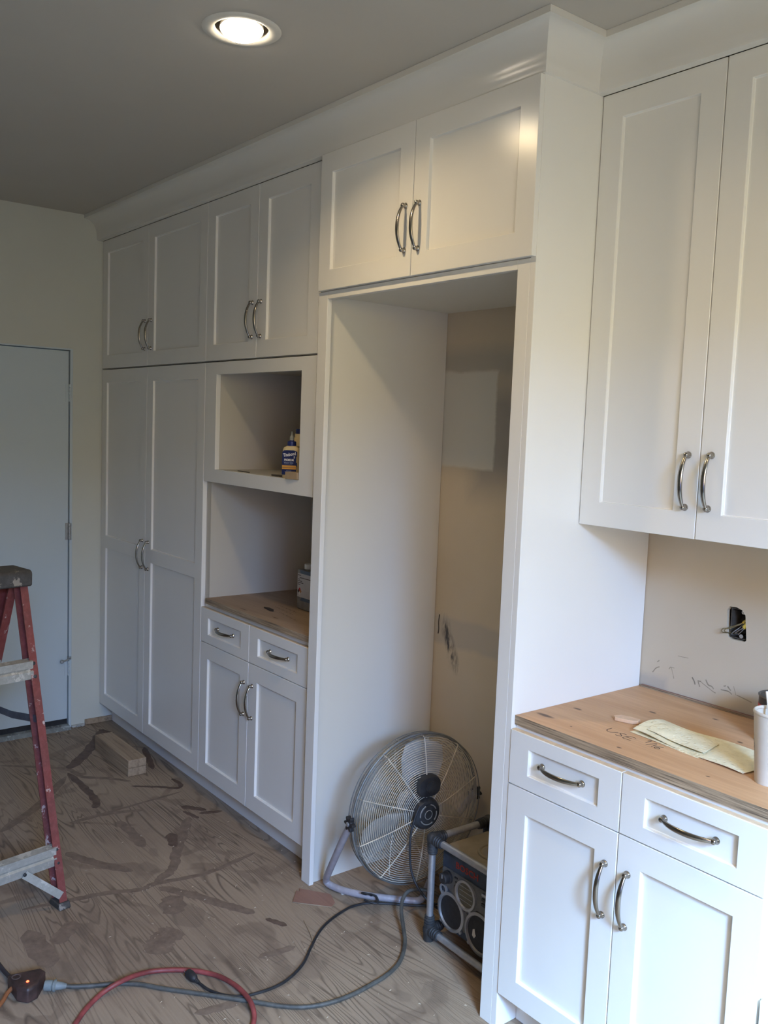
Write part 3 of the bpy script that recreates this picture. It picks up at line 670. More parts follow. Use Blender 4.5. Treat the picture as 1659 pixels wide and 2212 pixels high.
# ------------------------------------------------------------------ downlights
M_BULB, nt, b = mat('lit_bulb')
b.inputs['Emission Color'].default_value = (1.0, 0.86, 0.66, 1); b.inputs['Emission Strength'].default_value = 34.0
M_CAN = plain('can_reflector', (0.55, 0.50, 0.42), 0.3, 0.6, var=0.05)
M_TRIM = plain('lamp_trim_white', (0.72, 0.68, 0.60), 0.4, var=0.03)
def downlight(x, y, label, group, energy, tilt):
    t = thing('ceiling_downlight', label, 'ceiling light', (x, y, ZC), 0, group)
    bm = NB(); lathe(bm, [(HR-0.010, 0.006), (HR-0.008, -0.002), (HR+0.002, -0.005), (HR+0.020, -0.003), (HR+0.024, -0.0004), (HR-0.002, -0.0002)], (x, y, ZC), (0, 0, 1), 48, caps=False); obj('trim_ring', bm, M_TRIM, t)
    bm = NB(); lathe(bm, [(HR-0.004, 0.0), (HR-0.006, 0.045), (HR-0.010, 0.13), (0.02, 0.135)], (x, y, ZC), (0, 0, 1), 48, caps=False); obj('housing', bm, M_CAN, t)
    ax = Vector(tilt).normalized(); c0 = Vector((x, y, ZC-0.012))
    bm = NB(); lathe(bm, [(0.0, 0.006), (0.030, 0.004), (0.048, -0.002), (0.055, -0.010), (0.056, -0.016)], c0, ax, 40, caps=False); lens = obj('bulb_face', bm, M_BULB, t)
    bm = NB(); lathe(bm, [(0.0565, -0.012), (0.0575, -0.018), (0.050, -0.045), (0.030, -0.085), (0.018, -0.115)], c0, ax, 32, caps=False); obj('bulb_body', bm, M_TRIM, t)
    l = bpy.data.lights.new('downlight_lamp', 'AREA'); l.shape = 'DISK'; l.size = 0.09; l.energy = energy; l.color = LAMP_COL; l.spread = math.radians(150)
    lo = bpy.data.objects.new('downlight_lamp', l); COL.objects.link(lo); lo.parent = t
    lo.location = ax*0.014 + Vector((0, 0, -0.012)); lo.rotation_euler = ax.to_track_quat('-Z', 'Y').to_euler()
    return t
downlight(*LAMPS[0], 'lit recessed downlight in the ceiling in front of the refrigerator bay', None, LAMP_W, (0.10, -0.05, -1))
downlight(*LAMPS[1], 'recessed ceiling downlight above the right-hand worktop, out of the picture', None, LAMP_W*0.42, (0, 0, -1))

# ------------------------------------------------------------------ electrical box in the wall
t = thing('electrical_box', 'open electrical box with loose wires in a ragged hole in the back wall', 'electrical box', (3.358, YB+0.05, 1.15))
bm = NB()
for b_ in ((3.336, 3.338, 1.112, 1.192), (3.386, 3.388, 1.112, 1.192)): box(bm, b_[0], b_[1], YB+0.006, YB+0.062, b_[2], b_[3])
for b_ in ((1.110, 1.112), (1.192, 1.194)): box(bm, 3.336, 3.388, YB+0.006, YB+0.062, b_[0], b_[1])
box(bm, 3.336, 3.388, YB+0.060, YB+0.062, 1.110, 1.194)
obj('box_shell', bm, plain('rusty_box', (0.10, 0.085, 0.07), 0.6, 0.4, var=0.4), t, smooth=False)
M_TAB = plain('box_tab', (0.42, 0.40, 0.36), 0.5, 0.6)
for x, z in ((3.372, 1.186), (3.370, 1.118)):
    bm = NB(); lathe(bm, [(0.0055, 0), (0.0055, 0.0015), (0.002, 0.0016), (0.0018, 0.0004)], (x, YB+0.008, z), (0, -1, 0), 14); obj('screw_tab', bm, M_TAB, t)
M_WIRE = plain('grey_wire', (0.17, 0.155, 0.14), 0.5, var=0.3)
M_WIREB = plain('bare_copper_wire', (0.20, 0.15, 0.07), 0.5, 0.4, var=0.2)
nuts = [(3.372, YB+0.022, 1.158), (3.382, YB+0.006, 1.150)]
for i, pts in enumerate(([(3.352, YB+0.055, 1.115), (3.335, YB+0.01, 1.120), (3.326, YB-0.016, 1.124), (3.327, YB-0.018, 1.134), (3.338, YB-0.006, 1.138), (3.368, YB+0.02, 1.155)],
                         [(3.355, YB+0.055, 1.116), (3.338, YB+0.004, 1.122), (3.331, YB-0.012, 1.126), (3.333, YB-0.012, 1.134), (3.343, YB-0.002, 1.137), (3.370, YB+0.02, 1.155)],
                         [(3.342, YB+0.050, 1.116), (3.347, YB+0.010, 1.126), (3.360, YB+0.004, 1.136), (3.371, YB+0.018, 1.154)],
                         [(3.348, YB+0.050, 1.114), (3.352, YB+0.006, 1.122), (3.366, YB-0.002, 1.134), (3.380, YB+0.003, 1.146)],
                         [(3.356, YB+0.050, 1.114), (3.360, YB+0.010, 1.120), (3.372, YB+0.002, 1.132), (3.382, YB+0.004, 1.146)],
                         [(3.345, YB+0.052, 1.112), (3.345, YB+0.004, 1.118), (3.352, YB-0.004, 1.128), (3.364, YB+0.008, 1.142), (3.371, YB+0.018, 1.153)])):
    bm = NB(); tube(bm, catmull(pts, 7), 0.0013, 8); obj('wire', bm, M_WIREB if i < 2 else M_WIRE, t)
M_NUT = plain('yellow_wire_nut', (0.55, 0.40, 0.06), 0.4)
for (x, y, z), ax in zip(nuts, ((0.6, 0.1, 0.6), (0.55, -0.1, 0.65))):
    bm = NB(); lathe(bm, [(0.0060, -0.008), (0.0066, -0.005), (0.0052, 0.007), (0.0030, 0.012), (0, 0.0125)], (x, y, z), ax, 12); obj('wire_nut', bm, M_NUT, t)

# ------------------------------------------------------------------ things on the right-hand worktop
M_CHIP = plain('fresh_wood_chip', (0.66, 0.44, 0.28), 0.6, var=0.12)
def chip(name, poly, th, label, m, lift=0.0):
    bm = NB(); prism(bm, poly, 0.9004+lift, 0.9004+lift+th, lambda a, b_, d: (a, b_, d))
    return tag(obj(name, bm, m, bevel=0.0012), label, 'wood chip')
chip('wood_chip', [(3.221, 0.200), (3.232, 0.191), (3.250, 0.196), (3.278, 0.206), (3.288, 0.217), (3.282, 0.236), (3.250, 0.232), (3.228, 0.222)], 0.010, 'pale split wood chip lying beside the pencilled words on the worktop', M_CHIP)

M_TOWEL, nt, b = mat('quilted_paper_towel')
v = pos(nt)
n = noise(nt, v, 30, 3).outputs[0]
c = ramp(nt, n, [(0.35, (0.70, 0.63, 0.42)), (0.65, (0.80, 0.73, 0.51))])
nt.links.new(c, b.inputs['Base Color']); b.inputs['Roughness'].default_value = 0.9
vo = nt.nodes.new('ShaderNodeTexVoronoi'); vo.inputs['Scale'].default_value = 95; nt.links.new(v, vo.inputs['Vector'])
bump(nt, b, ramp(nt, vo.outputs['Distance'], [(0.0, 0.0), (0.45, 1.0)]), 0.55, 0.003)
pt = thing('paper_towel', 'folded pale yellow quilted paper towel lying on the plywood worktop', 'paper towel', (3.46, 0.20, 0.9004))
def sheet(name, quad, zf, nu, nv, parent, m):
    bm = NB(); g = []
    A, B, C_, D = [Vector(q) for q in quad]
    for i in range(nu+1):
        row = []
        for j in range(nv+1):
            s, w = i/nu, j/nv
            p = A*(1-s)*(1-w)+B*s*(1-w)+C_*s*w+D*(1-s)*w
            row.append(bm.verts.new((p.x, p.y, 0.9006+zf(s, w))))
        g.append(row)
    for i in range(nu):
        for j in range(nv): bm.faces.new((g[i][j], g[i+1][j], g[i+1][j+1], g[i][j+1]))
    r = bmesh.ops.extrude_face_region(bm, geom=bm.faces[:])
    bmesh.ops.translate(bm, verts=[q for q in r['geom'] if isinstance(q, bmesh.types.BMVert)], vec=(0, 0, 0.0012))
    return obj(name, bm, m, parent, angle=60)
# front edge 3.334,.142 -> 3.633,.134 ; back edge 3.29,.285 -> 3.60,.325
sheet('sheet', [(3.318, 0.155), (3.640, 0.126), (3.655, 0.300), (3.318, 0.285)], lambda s, w: 0.0005+0.014*math.exp(-((s)/0.22)**2)*(0.35+0.65*math.sin(PI*min(1, w*0.9+0.05)))+0.0022*(1+math.sin(9*s+3*w)), 30, 16, pt, M_TOWEL)
sheet('folded_flap', [(3.350, 0.168), (3.520, 0.158), (3.505, 0.250), (3.345, 0.245)], lambda s, w: 0.0075+0.012*math.exp(-((s-0.05)/0.30)**2)*(0.4+0.6*math.sin(PI*(0.1+0.8*w)))+0.005*math.sin(PI*s)*w, 22, 12, pt, M_TOWEL)
sheet('under_fold', [(3.312, 0.150), (3.520, 0.133), (3.520, 0.190), (3.316, 0.20)], lambda s, w: 0.0000+0.0008*math.sin(5*s), 14, 6, pt, M_TOWEL)

M_CUP = plain('white_paper_cup', (0.58, 0.53, 0.45), 0.55, var=0.03)
cup = thing('paper_cup', 'tall white paper cup with a rolled rim at the right picture edge', 'cup', (3.698, 0.140, 0.9004))
H = 0.164; r0, r1 = 0.0325, 0.0445
bm = NB(); lathe(bm, [(r0-0.002, 0.004), (r0, 0.0), (r1, H-0.006), (r1-0.0012, H-0.006), (r0-0.0012, 0.006), (0, 0.006)], (0, 0, 0), (0, 0, 1), 48, caps=False); obj('wall', bm, M_CUP, cup, world=False)
bm = NB(); prf = [(r1-0.0012+0.0028*math.cos(a*PI/5), H-0.004+0.0042*math.sin(a*PI/5)) for a in range(10)]
lathe(bm, prf+[prf[0]], (0, 0, 0), (0, 0, 1), 48, caps=False); obj('rolled_rim', bm, M_CUP, cup, world=False)
bm = NB(); lathe(bm, [(r1-0.0030, H-0.030), (0, H-0.030)], (0, 0, 0), (0, 0, 1), 40, caps=False); obj('contents', bm, plain('milky_drink', (0.55, 0.40, 0.24), 0.3), cup, world=False)
def on_cup(a, z, lift=0.0006):
    r = r0+(r1-r0)*z/H+lift; return Vector((r*math.cos(a), r*math.sin(a), z))
def cup_mark(name, strokes_, w):
    bm = NB()
    for s in strokes_:
        pts = catmull([on_cup(a, z) for a, z in s], 5); L = []
        for i, p in enumerate(pts):
            tt = (pts[min(i+1, len(pts)-1)]-pts[max(i-1, 0)]).normalized(); nn = Vector((p.x, p.y, 0)).normalized(); sd = tt.cross(nn)*w*0.5
            L.append((bm.verts.new(p+sd), bm.verts.new(p-sd)))
        for i in range(len(L)-1): bm.faces.new((L[i][0], L[i+1][0], L[i+1][1], L[i][1]))
    obj(name, bm, M_INK, cup, world=False, smooth=False)
aL = math.radians(180+32)      # left flank of the cup as seen
cup_mark('printed_mark', [[(aL-.05, .098), (aL+.04, .092), (aL+.12, .098), (aL+.10, .085), (aL-.02, .082), (aL+.06, .076), (aL+.18, .082)], [(aL+.02, .110), (aL+.10, .106), (aL+.06, .101)], [(aL+.16, .090), (aL+.24, .082), (aL+.20, .074), (aL+.28, .072)], [(aL-.10, .090), (aL-.06, .078), (aL-.12, .066)], [(aL-.02, .058), (aL+.02, .054)]], 0.0016)
bm = NB(); p0, p1 = Vector((3.712, 0.150, 0.945)), Vector((3.630, 0.210, 1.088)); p0 = Vector((3.716, 0.128, 0.93)); p1 = Vector((3.664, 0.160, 1.0975))
tube(bm, [p0, p0*0.5+p1*0.5, p1], 0.0028, 12); lathe(bm, [(0.0022, 0), (0.0022, 0.0006)], p1, (p1-p0), 12)
tag(obj('drinking_straw', bm, plain('white_straw', (0.82, 0.79, 0.72), 0.5, var=0.03)), 'white drinking straw leaning out of the tall paper cup', 'straw')
can = thing('paint_can', 'black metal can with a silver rim and red band behind the paper cup', 'can', (3.566, 0.415, 0.9004))
bm = NB(); lathe(bm, [(0.050, 0.0), (0.0515, 0.002), (0.0515, 0.006), (0.050, 0.008), (0.050, 0.092), (0.050, 0.118), (0.0505, 0.119)], (0, 0, 0), (0, 0, 1), 40); obj('body', bm, plain('black_can_label', (0.022, 0.022, 0.024), 0.35, var=0.2), can, world=False)
bm = NB(); lathe(bm, [(0.0503, 0.040), (0.0505, 0.040), (0.0505, 0.098), (0.0503, 0.098)], (0, 0, 0), (0, 0, 1), 40, caps=False); obj('label_band', bm, plain('red_can_label', (0.50, 0.03, 0.02), 0.4), can, world=False, label='red label band')
bm = NB(); lathe(bm, [(0.0500, 0.116), (0.0520, 0.118), (0.0522, 0.121), (0.0495, 0.122), (0.045, 0.118), (0.044, 0.116), (0.040, 0.117), (0.0, 0.117)], (0, 0, 0), (0, 0, 1), 40, caps=False); obj('lid', bm, plain('can_lid', (0.16, 0.15, 0.14), 0.35, 0.8), can, world=False)

# ------------------------------------------------------------------ glue bottles, block and solvent can in the hutch
M_GLUE = plain('yellowish_bottle', (0.62, 0.50, 0.27), 0.4, var=0.08)
M_BLUECAP = plain('navy_cap', (0.013, 0.02, 0.105), 0.35, var=0.1)
M_LABEL = plain('navy_label', (0.009, 0.016, 0.085), 0.4, var=0.1)
M_WHITEINK = plain('white_label_ink', (0.75, 0.73, 0.68), 0.5, var=0.02, bmp=0)
M_ORANGE = plain('orange_label_band', (0.60, 0.30, 0.05), 0.5, var=0.05, bmp=0)
def oval_prof(w, d, z, n=28, p=2.6):
    out = []
    for k in range(n):
        a = 2*PI*k/n; c_, s_ = math.cos(a), math.sin(a)
        out.append((w*math.copysign(abs(c_)**(2/p), c_), d*math.copysign(abs(s_)**(2/p), s_), z))
    return out
def loft(bm, rings, cap=True):
    R_ = [[bm.verts.new(p) for p in r] for r in rings]; n = len(R_[0])
    for i in range(len(R_)-1):
        for k in range(n): bm.faces.new((R_[i][k], R_[i][(k+1) % n], R_[i+1][(k+1) % n], R_[i+1][k]))
    if cap: bm.faces.new(R_[0][::-1]); bm.faces.new(R_[-1])
def flat(bm, pts, y): bm.faces.new([bm.verts.new((a, y, c_)) for a, c_ in pts])
ZG = ZS-0.0005
facing = math.radians(38)
g = thing('glue_bottle', 'glue bottle with navy cap, clear nozzle and navy label, in the microwave niche', 'glue bottle', (1.815, 0.041, ZG), facing, group='glue bottles')
w, d_ = 0.0335, 0.0205
bm = NB(); loft(bm, [oval_prof(w*0.94, d_*0.9, 0.0), oval_prof(w, d_, 0.004), oval_prof(w, d_, 0.095), oval_prof(w*0.97, d_*0.97, 0.106), oval_prof(w*0.85, d_*0.9, 0.114), oval_prof(w*0.55, d_*0.75, 0.119), oval_prof(0.013, 0.013, 0.121, p=2), oval_prof(0.012, 0.012, 0.124, p=2)]); obj('body', bm, M_GLUE, g, world=False, angle=45)
bm = NB(); lathe(bm, [(0.0165, 0.120), (0.0168, 0.1215), (0.0165, 0.135), (0.0150, 0.1370), (0.009, 0.138), (0.009, 0.141)], seg=24); obj('cap', bm, M_BLUECAP, g, world=False)
bm = NB(); lathe(bm, [(0.0085, 0.1405), (0.0085, 0.152), (0.0060, 0.156), (0.0045, 0.158), (0.0030, 0.170), (0.0022, 0.174), (0, 0.174)], seg=20)
obj('nozzle_cap', bm, plain('clear_nozzle', (0.24, 0.24, 0.20), 0.25, var=0.2), g, world=False, label='clear grey nozzle cap')
bm = NB(); flat(bm, [(-0.029, 0.012), (0.027, 0.012), (0.027, 0.044), (0.030, 0.044), (0.030, 0.058), (0.026, 0.058), (0.026, 0.080), (0.029, 0.082), (0.030, 0.098), (0.026, 0.101), (0.015, 0.104), (-0.010, 0.104), (-0.022, 0.103), (-0.029, 0.096)], -d_-0.0004)
lab = obj('label', bm, M_LABEL, g, world=False, smooth=False, label='navy label with white lettering')
def txt(parent, name, s, size, x, z, y, m, rot=0.0, sx=1.0, bold=0.0):
    M = Matrix.Translation((x, y, z)) @ Matrix.Rotation(PI/2, 4, 'X') @ Matrix.Rotation(rot, 4, 'Z') @ Matrix.Diagonal((sx, 1, 1, 1))
    return obj(name, text_bm(s, size, M, 0.0003, bold), m, parent, world=False, smooth=False)
txt(lab, 'lettering', 'Titebond', 0.0175, 0.0, 0.088, -d_-0.0008, M_WHITEINK, 0.17, 0.78, 0.0003)
txt(lab, 'lettering', 'II', 0.012, 0.019, 0.0775, -d_-0.0008, M_WHITEINK, 0, 0.9, 0.0002)
txt(lab, 'lettering', 'PREMIUM', 0.0115, -0.002, 0.067, -d_-0.0008, M_WHITEINK, 0, 0.80, 0.0002)
txt(lab, 'lettering', 'Wood Glue', 0.0085, -0.003, 0.0575, -d_-0.0008, plain('pale_blue_ink', (0.35, 0.40, 0.52), 0.5, bmp=0), 0, 0.9)
bm = NB(); flat(bm, [(-0.0285, 0.040), (0.0265, 0.040), (0.0265, 0.0475), (-0.0285, 0.0475)], -d_-0.0008); flat(bm, [(-0.0285, 0.033), (0.0265, 0.033), (0.0265, 0.0385), (-0.0285, 0.0385)], -d_-0.0008); obj('band', bm, M_ORANGE, lab, world=False, smooth=False, label='orange band')
bm = NB()
for z, a, e in ((0.0515, -0.02, 0.012), (0.0265, -0.012, 0.008), (0.0235, -0.018, 0.014), (0.0205, -0.012, 0.010), (0.0165, -0.014, 0.006)): flat(bm, [(a, z), (e, z), (e, z+0.0013), (a, z+0.0013)], -d_-0.0008)
obj('fine_print', bm, plain('dim_blue_print', (0.22, 0.26, 0.38), 0.5, bmp=0), lab, world=False, smooth=False, kind='stuff')
g = thing('glue_bottle', 'taller glue bottle with a plain navy cap, behind the labelled bottle', 'glue bottle', (1.706, 0.148, ZG), facing, group='glue bottles')
bm = NB(); w2, d2 = 0.042, 0.028
loft(bm, [oval_prof(w2*0.94, d2*0.9, 0.0), oval_prof(w2, d2, 0.005), oval_prof(w2, d2, 0.122), oval_prof(w2*0.9, d2*0.95, 0.137), oval_prof(w2*0.55, d2*0.8, 0.148), oval_prof(0.0215, 0.0215, 0.150, p=2), oval_prof(0.0205, 0.0205, 0.164, p=2)]); obj('body', bm, M_GLUE, g, world=False, angle=45)
bm = NB(); lathe(bm, [(0.0185, 0.1635), (0.0190, 0.165), (0.0185, 0.181), (0.0165, 0.183), (0, 0.183)], seg=24); obj('cap', bm, M_BLUECAP, g, world=False)
bm = NB()
for z in (0.112, 0.102):
    loft(bm, [oval_prof(w2+0.0004, d2+0.0004, z), oval_prof(w2+0.0004, d2+0.0004, z+0.0035)], False)
obj('label_rule', bm, M_INK, g, world=False)
bm = NB(); box(bm, -0.035, 0.035, -0.02, 0.02, 0, 0.026)
t = tag(obj('wood_block', bm, plain('tan_block', (0.36, 0.26, 0.155), 0.7), bevel=0.0015), 'small tan wood block in front of the labelled glue bottle', 'wood block'); t.location = (1.890, 0.012, ZG); t.rotation_euler = (0, 0, 0.12)
bm = NB(); prism(bm, [(1.70, 0.025), (1.76, 0.03), (1.79, 0.045), (1.775, 0.052), (1.72, 0.045)], ZG+0.0002, ZG+0.006, lambda a, b_, d: (a, b_, d))
tag(obj('wood_scrap', bm, plain('dark_scrap', (0.055, 0.045, 0.035), 0.8)), 'dark thin scrap on the niche shelf left of the glue bottle', 'scrap')
bm = NB(); prism(bm, [(1.40, 0.045), (1.50, 0.035), (1.505, 0.042), (1.41, 0.054)], ZG+0.0002, ZG+0.0022, lambda a, b_, d: (a, b_, d))
tag(obj('wood_sliver', bm, plain('dark_sliver', (0.06, 0.045, 0.03), 0.8)), 'thin dark sliver near the front of the microwave niche shelf', 'scrap')
s = thing('solvent_can', 'flat-sided grey solvent can with white label and white cap in the worktop niche', 'can', (1.640, 0.268, 0.9002))
M_TIN = plain('grey_tin', (0.26, 0.255, 0.24), 0.35, 0.5, var=0.15)
bm = NB(); box(bm, -0.056, 0.056, -0.036, 0.036, 0, 0.166); obj('body', bm, M_TIN, s, world=False, bevel=0.006, seg=3)
bm = NB(); lathe(bm, [(0.019, 0.164), (0.0205, 0.167), (0.0225, 0.168), (0.0225, 0.186), (0.021, 0.188), (0, 0.188)], (-0.024, 0.004, 0), (0, 0, 1), 28); obj('cap', bm, M_WHITEINK, s, world=False, label='white screw cap')
yl = -0.0366
bm = NB(); flat(bm, [(-0.052, 0.052), (0.052, 0.052), (0.052, 0.150), (-0.052, 0.150)], yl); lb = obj('label', bm, plain('grey_white_label', (0.58, 0.56, 0.55), 0.5, var=0.04), s, world=False, smooth=False, label='white printed label')
bm = NB(); flat(bm, [(-0.030, 0.150), (0.052, 0.150), (0.052, 0.164), (-0.036, 0.164)], yl-0.0002); M_BB = plain('steel_blue_print', (0.09, 0.13, 0.19), 0.45); obj('blue_band', bm, M_BB, lb, world=False, smooth=False); bm = NB(); flat(bm, [(-0.030, 0.038), (0.052, 0.038), (0.052, 0.052), (-0.020, 0.052)], yl-0.0002)
obj('blue_band', bm, M_BB, lb, world=False, smooth=False)
bm = NB()
for z, a, e in ((0.141, -0.050, -0.026), (0.131, -0.036, 0.046), (0.124, -0.048, -0.034), (0.117, -0.048, -0.018), (0.110, -0.048, -0.008), (0.103, -0.048, -0.030)): flat(bm, [(a, z), (e, z), (e, z+0.0028), (a, z+0.0028)], yl-0.0004)
obj('print_lines', bm, M_INK, lb, world=False, smooth=False)
cx, cz, hs = -0.034, 0.076, 0.0165
for nm, q, m in (('red', [(0, 1), (.5, .5), (0, 0), (-.5, .5)], plain('hazard_red', (0.55, 0.02, 0.02), 0.5, bmp=0)), ('blue', [(-.5, .5), (0, 0), (-.5, -.5), (-1, 0)], M_INK), ('yellow', [(.5, .5), (1, 0), (.5, -.5), (0, 0)], plain('hazard_amber', (0.45, 0.22, 0.08), 0.5, bmp=0)), ('white', [(0, 0), (.5, -.5), (0, -1), (-.5, -.5)], M_WHITEINK)):
    bm = NB(); flat(bm, [(cx+a*hs*0.9, cz+c_*hs) for a, c_ in q], yl-0.0005); obj('hazard_diamond', bm, m, lb, world=False, smooth=False)
# mill stamp on the niche worktop and a loose dark splinter
bm = NB()
for pts in ([(1.50, 0.20), (1.58, 0.195), (1.66, 0.185)], [(1.52, 0.17), (1.60, 0.165), (1.69, 0.150)], [(1.62, 0.13), (1.72, 0.12), (1.80, 0.10)]):
    for k in range(14):
        a = Vector((pts[0][0]+(pts[2][0]-pts[0][0])*k/14, pts[0][1]+(pts[2][1]-pts[0][1])*k/14, 0.9000)); ribbon(bm, [a, a+Vector((0.003, 0.0, 0)), a+Vector((0.004+0.003*(k % 2), 0.005*(k % 3-1), 0))], 0.003, (0, 0, 1), 0.0004)
wt = bpy.data.objects['plywood_worktop']
obj('mill_stamp', bm, M_INK, wt, smooth=False, kind='stuff')
bm = NB(); prism(bm, [(1.520, 0.115), (1.585, 0.105), (1.600, 0.112), (1.585, 0.122), (1.545, 0.126)], 0.9002, 0.906, lambda a, b_, d: (a, b_, d))
tag(obj('wood_splinter', bm, plain('dark_splinter', (0.04, 0.03, 0.022), 0.8)), 'dark splinter of wood on the worktop inside the hutch niche', 'scrap')

# ------------------------------------------------------------------ stepladder (back side towards the camera)
M_RED = worn('worn_red_rail', (0.215, 0.046, 0.038), (0.52, 0.40, 0.36), 0.55, 0, 0.61, 16, (0.085, 0.045, 0.040))
M_REDIN = worn('dirty_red_rail_inside', (0.17, 0.026, 0.024), (0.30, 0.22, 0.20), 0.6, 0, 0.70, 12, (0.06, 0.025, 0.02))
M_BRACE = worn('paint_spattered_aluminium', (0.43, 0.42, 0.37), (0.62, 0.60, 0.53), 0.5, 0.35, 0.55, 18, (0.20, 0.18, 0.15))
M_CAP = worn('dirty_black_ladder_cap', (0.055, 0.050, 0.045), (0.26, 0.23, 0.19), 0.6, 0, 0.58, 20, (0.03, 0.028, 0.025))
LW = 0.46
lad = thing('stepladder', 'worn red stepladder with dirty black cap, cut by the left picture edge', 'ladder', (1.765, -0.772, 0), math.radians(10.4))
# thing space: -y runs from the right rail to the left rail, +x faces the camera, the climbing side is -x
LR, LF, HT = 0.262, 0.400, 1.075           # rear and front lean per metre, rail top
XF = -(LR+LF)*HT-0.054                      # foot of the front rails
def rail(y, sgn, rear, m_face):
    """C-channel, open side towards the ladder's middle"""
    lean = -LR if rear else LF; x0 = 0.0 if rear else XF; zt = HT+0.02
    wd, fl, th = (0.052, 0.027, 0.004) if rear else (0.070, 0.030, 0.004)
    back = -1 if rear else -1
    sec = [(0, 0), (0, -fl), (-th, -fl), (-th, -th), (-wd+th, -th), (-wd+th, -fl), (-wd, -fl), (-wd, 0)]
    if not rear: sec = [(a, b_) for a, b_ in sec]
    bm = NB()
    lo = [bm.verts.new((x0+a, y+sgn*b_, 0.016)) for a, b_ in sec]; hi = [bm.verts.new((x0+lean*zt+a, y+sgn*b_, zt)) for a, b_ in sec]
    n = len(sec)
    for i in range(n): bm.faces.new((lo[i], lo[(i+1) % n], hi[(i+1) % n], hi[i]))
    bm.faces.new(lo[::-1]); bm.faces.new(hi)
    return obj('rear_rail' if rear else 'front_rail', bm, m_face, lad, world=False, smooth=False)
for y, sg in ((0.0, 1), (-LW, -1)):
    r_ = rail(y, sg, True, M_RED); rail(y-0.004*sg, sg, False, M_RED)
    bm = NB(); prism(bm, [(-0.060, 0.0), (0.012, 0.0), (0.014, 0.006), (0.004, 0.022), (-0.052, 0.022), (-0.062, 0.006)], y-sg*0.034, y+sg*0.006, lambda a, b_, d: (a, d, b_)); obj('rubber_foot', bm, M_CAP, lad, world=False, bevel=0.003)
    bm = NB(); prism(bm, [(XF-0.080, 0.0), (XF+0.012, 0.0), (XF+0.012, 0.018), (XF-0.076, 0.018)], y-sg*0.034, y+sg*0.004, lambda a, b_, d: (a, d, b_)); obj('rubber_foot', bm, M_CAP, lad, world=False, bevel=0.003)
    for zz in (0.168,):
        bm = NB(); yy = y-sg*0.135; ex = 0.004; P = [Vector((-LR*0.155+0.006, yy, 0.150)), Vector((-LR*0.04+0.004, y-sg*0.020, 0.045))]
        dv = (P[1]-P[0]).normalized(); sd = dv.cross(Vector((1, 0, 0))).normalized()*0.013
        vs = [bm.verts.new(p+sd*k+Vector((e, 0, 0))) for e in (0, 0.003) for p, k in ((P[0], 1), (P[1], 1), (P[1], -1), (P[0], -1))]
        for f in ((0, 1, 2, 3), (7, 6, 5, 4), (0, 4, 5, 1), (1, 5, 6, 2), (2, 6, 7, 3), (3, 7, 4, 0)): bm.faces.new([vs[i] for i in f])
        dg_ = obj('corner_brace', bm, M_BRACE, lad, world=False, smooth=False)
        bm = NB(); lathe(bm, [(0.006, 0), (0.006, 0.003), (0.003, 0.0045), (0, 0.005)], P[0]+Vector((0.003, 0, 0)), (1, 0, 0), 12); obj('rivet', bm, M_DUSTYBLACK, dg_, world=False)
def brace(z):
    x = -LR*z; bm = NB()
    prism(bm, [(0.006, -0.030), (0.008, -0.030), (0.010, -0.004), (0.002, 0.002), (0.006, 0.008), (0.006, 0.032), (-0.026, 0.036), (-0.026, 0.033), (0.002, 0.029), (0.002, 0.008), (-0.004, 0.001), (0.005, -0.006)], -LW+0.018, -0.018, lambda a, b_, d: (x+a-0.004, d, z+b_))
    bb = obj('rear_brace', bm, M_BRACE, lad, world=False, angle=25)
    for y in (-0.0135, -LW+0.0135):
        for dz in (-0.022, 0.022):
            bm = NB(); lathe(bm, [(0.0065, 0), (0.0065, 0.002), (0.0035, 0.004), (0, 0.0045)], (-LR*(z+dz)+0.0003, y, z+dz), (1, 0, LR), 14); obj('rivet', bm, M_DUSTYBLACK, bb, world=False)
brace(0.168); brace(0.782)
for z in (0.26, 0.51, 0.765):
    x = XF+LF*z; bm = NB(); box(bm, x-0.078, x+0.002, -LW+0.010, -0.010, z-0.004, z); box(bm, x-0.080, x-0.076, -LW+0.010, -0.010, z-0.030, z); box(bm, x, x+0.004, -LW+0.010, -0.010, z-0.030, z)
    obj('step', bm, M_BRACE, lad, world=False, smooth=False)
M_STRAP = plain('blue_grey_strap', (0.10, 0.11, 0.14), 0.5, 0.4, var=0.2)
for y, sg in ((0.0, 1), (-LW, -1)):
    bm = NB(); A = Vector((XF+LF*0.56-0.012, y-sg*0.016, 0.575)); B = Vector((-LR*0.60-0.015, y-sg*0.016, 0.615)); Mx = A*0.5+B*0.5+Vector((0, 0, -0.010))
    tube(bm, [A, Mx, B], 0.013, 8, up=(0, 0, 1), r2=0.0018); obj('spreader', bm, M_STRAP, lad, world=False, smooth=False)
bm = NB(); xa = -LR*HT
prism(bm, [(xa-0.125, HT-0.012), (xa+0.016, HT-0.012), (xa+0.018, HT+0.036), (xa+0.008, HT+0.046), (xa-0.115, HT+0.046), (xa-0.127, HT+0.036)], -LW-0.012, 0.012, lambda a, b_, d: (a, d, b_))
bmesh.ops.translate(bm, verts=bm.verts, vec=(0, 0, 0))
capo = obj('top_cap', bm, M_CAP, lad, world=False, bevel=0.012, seg=3)

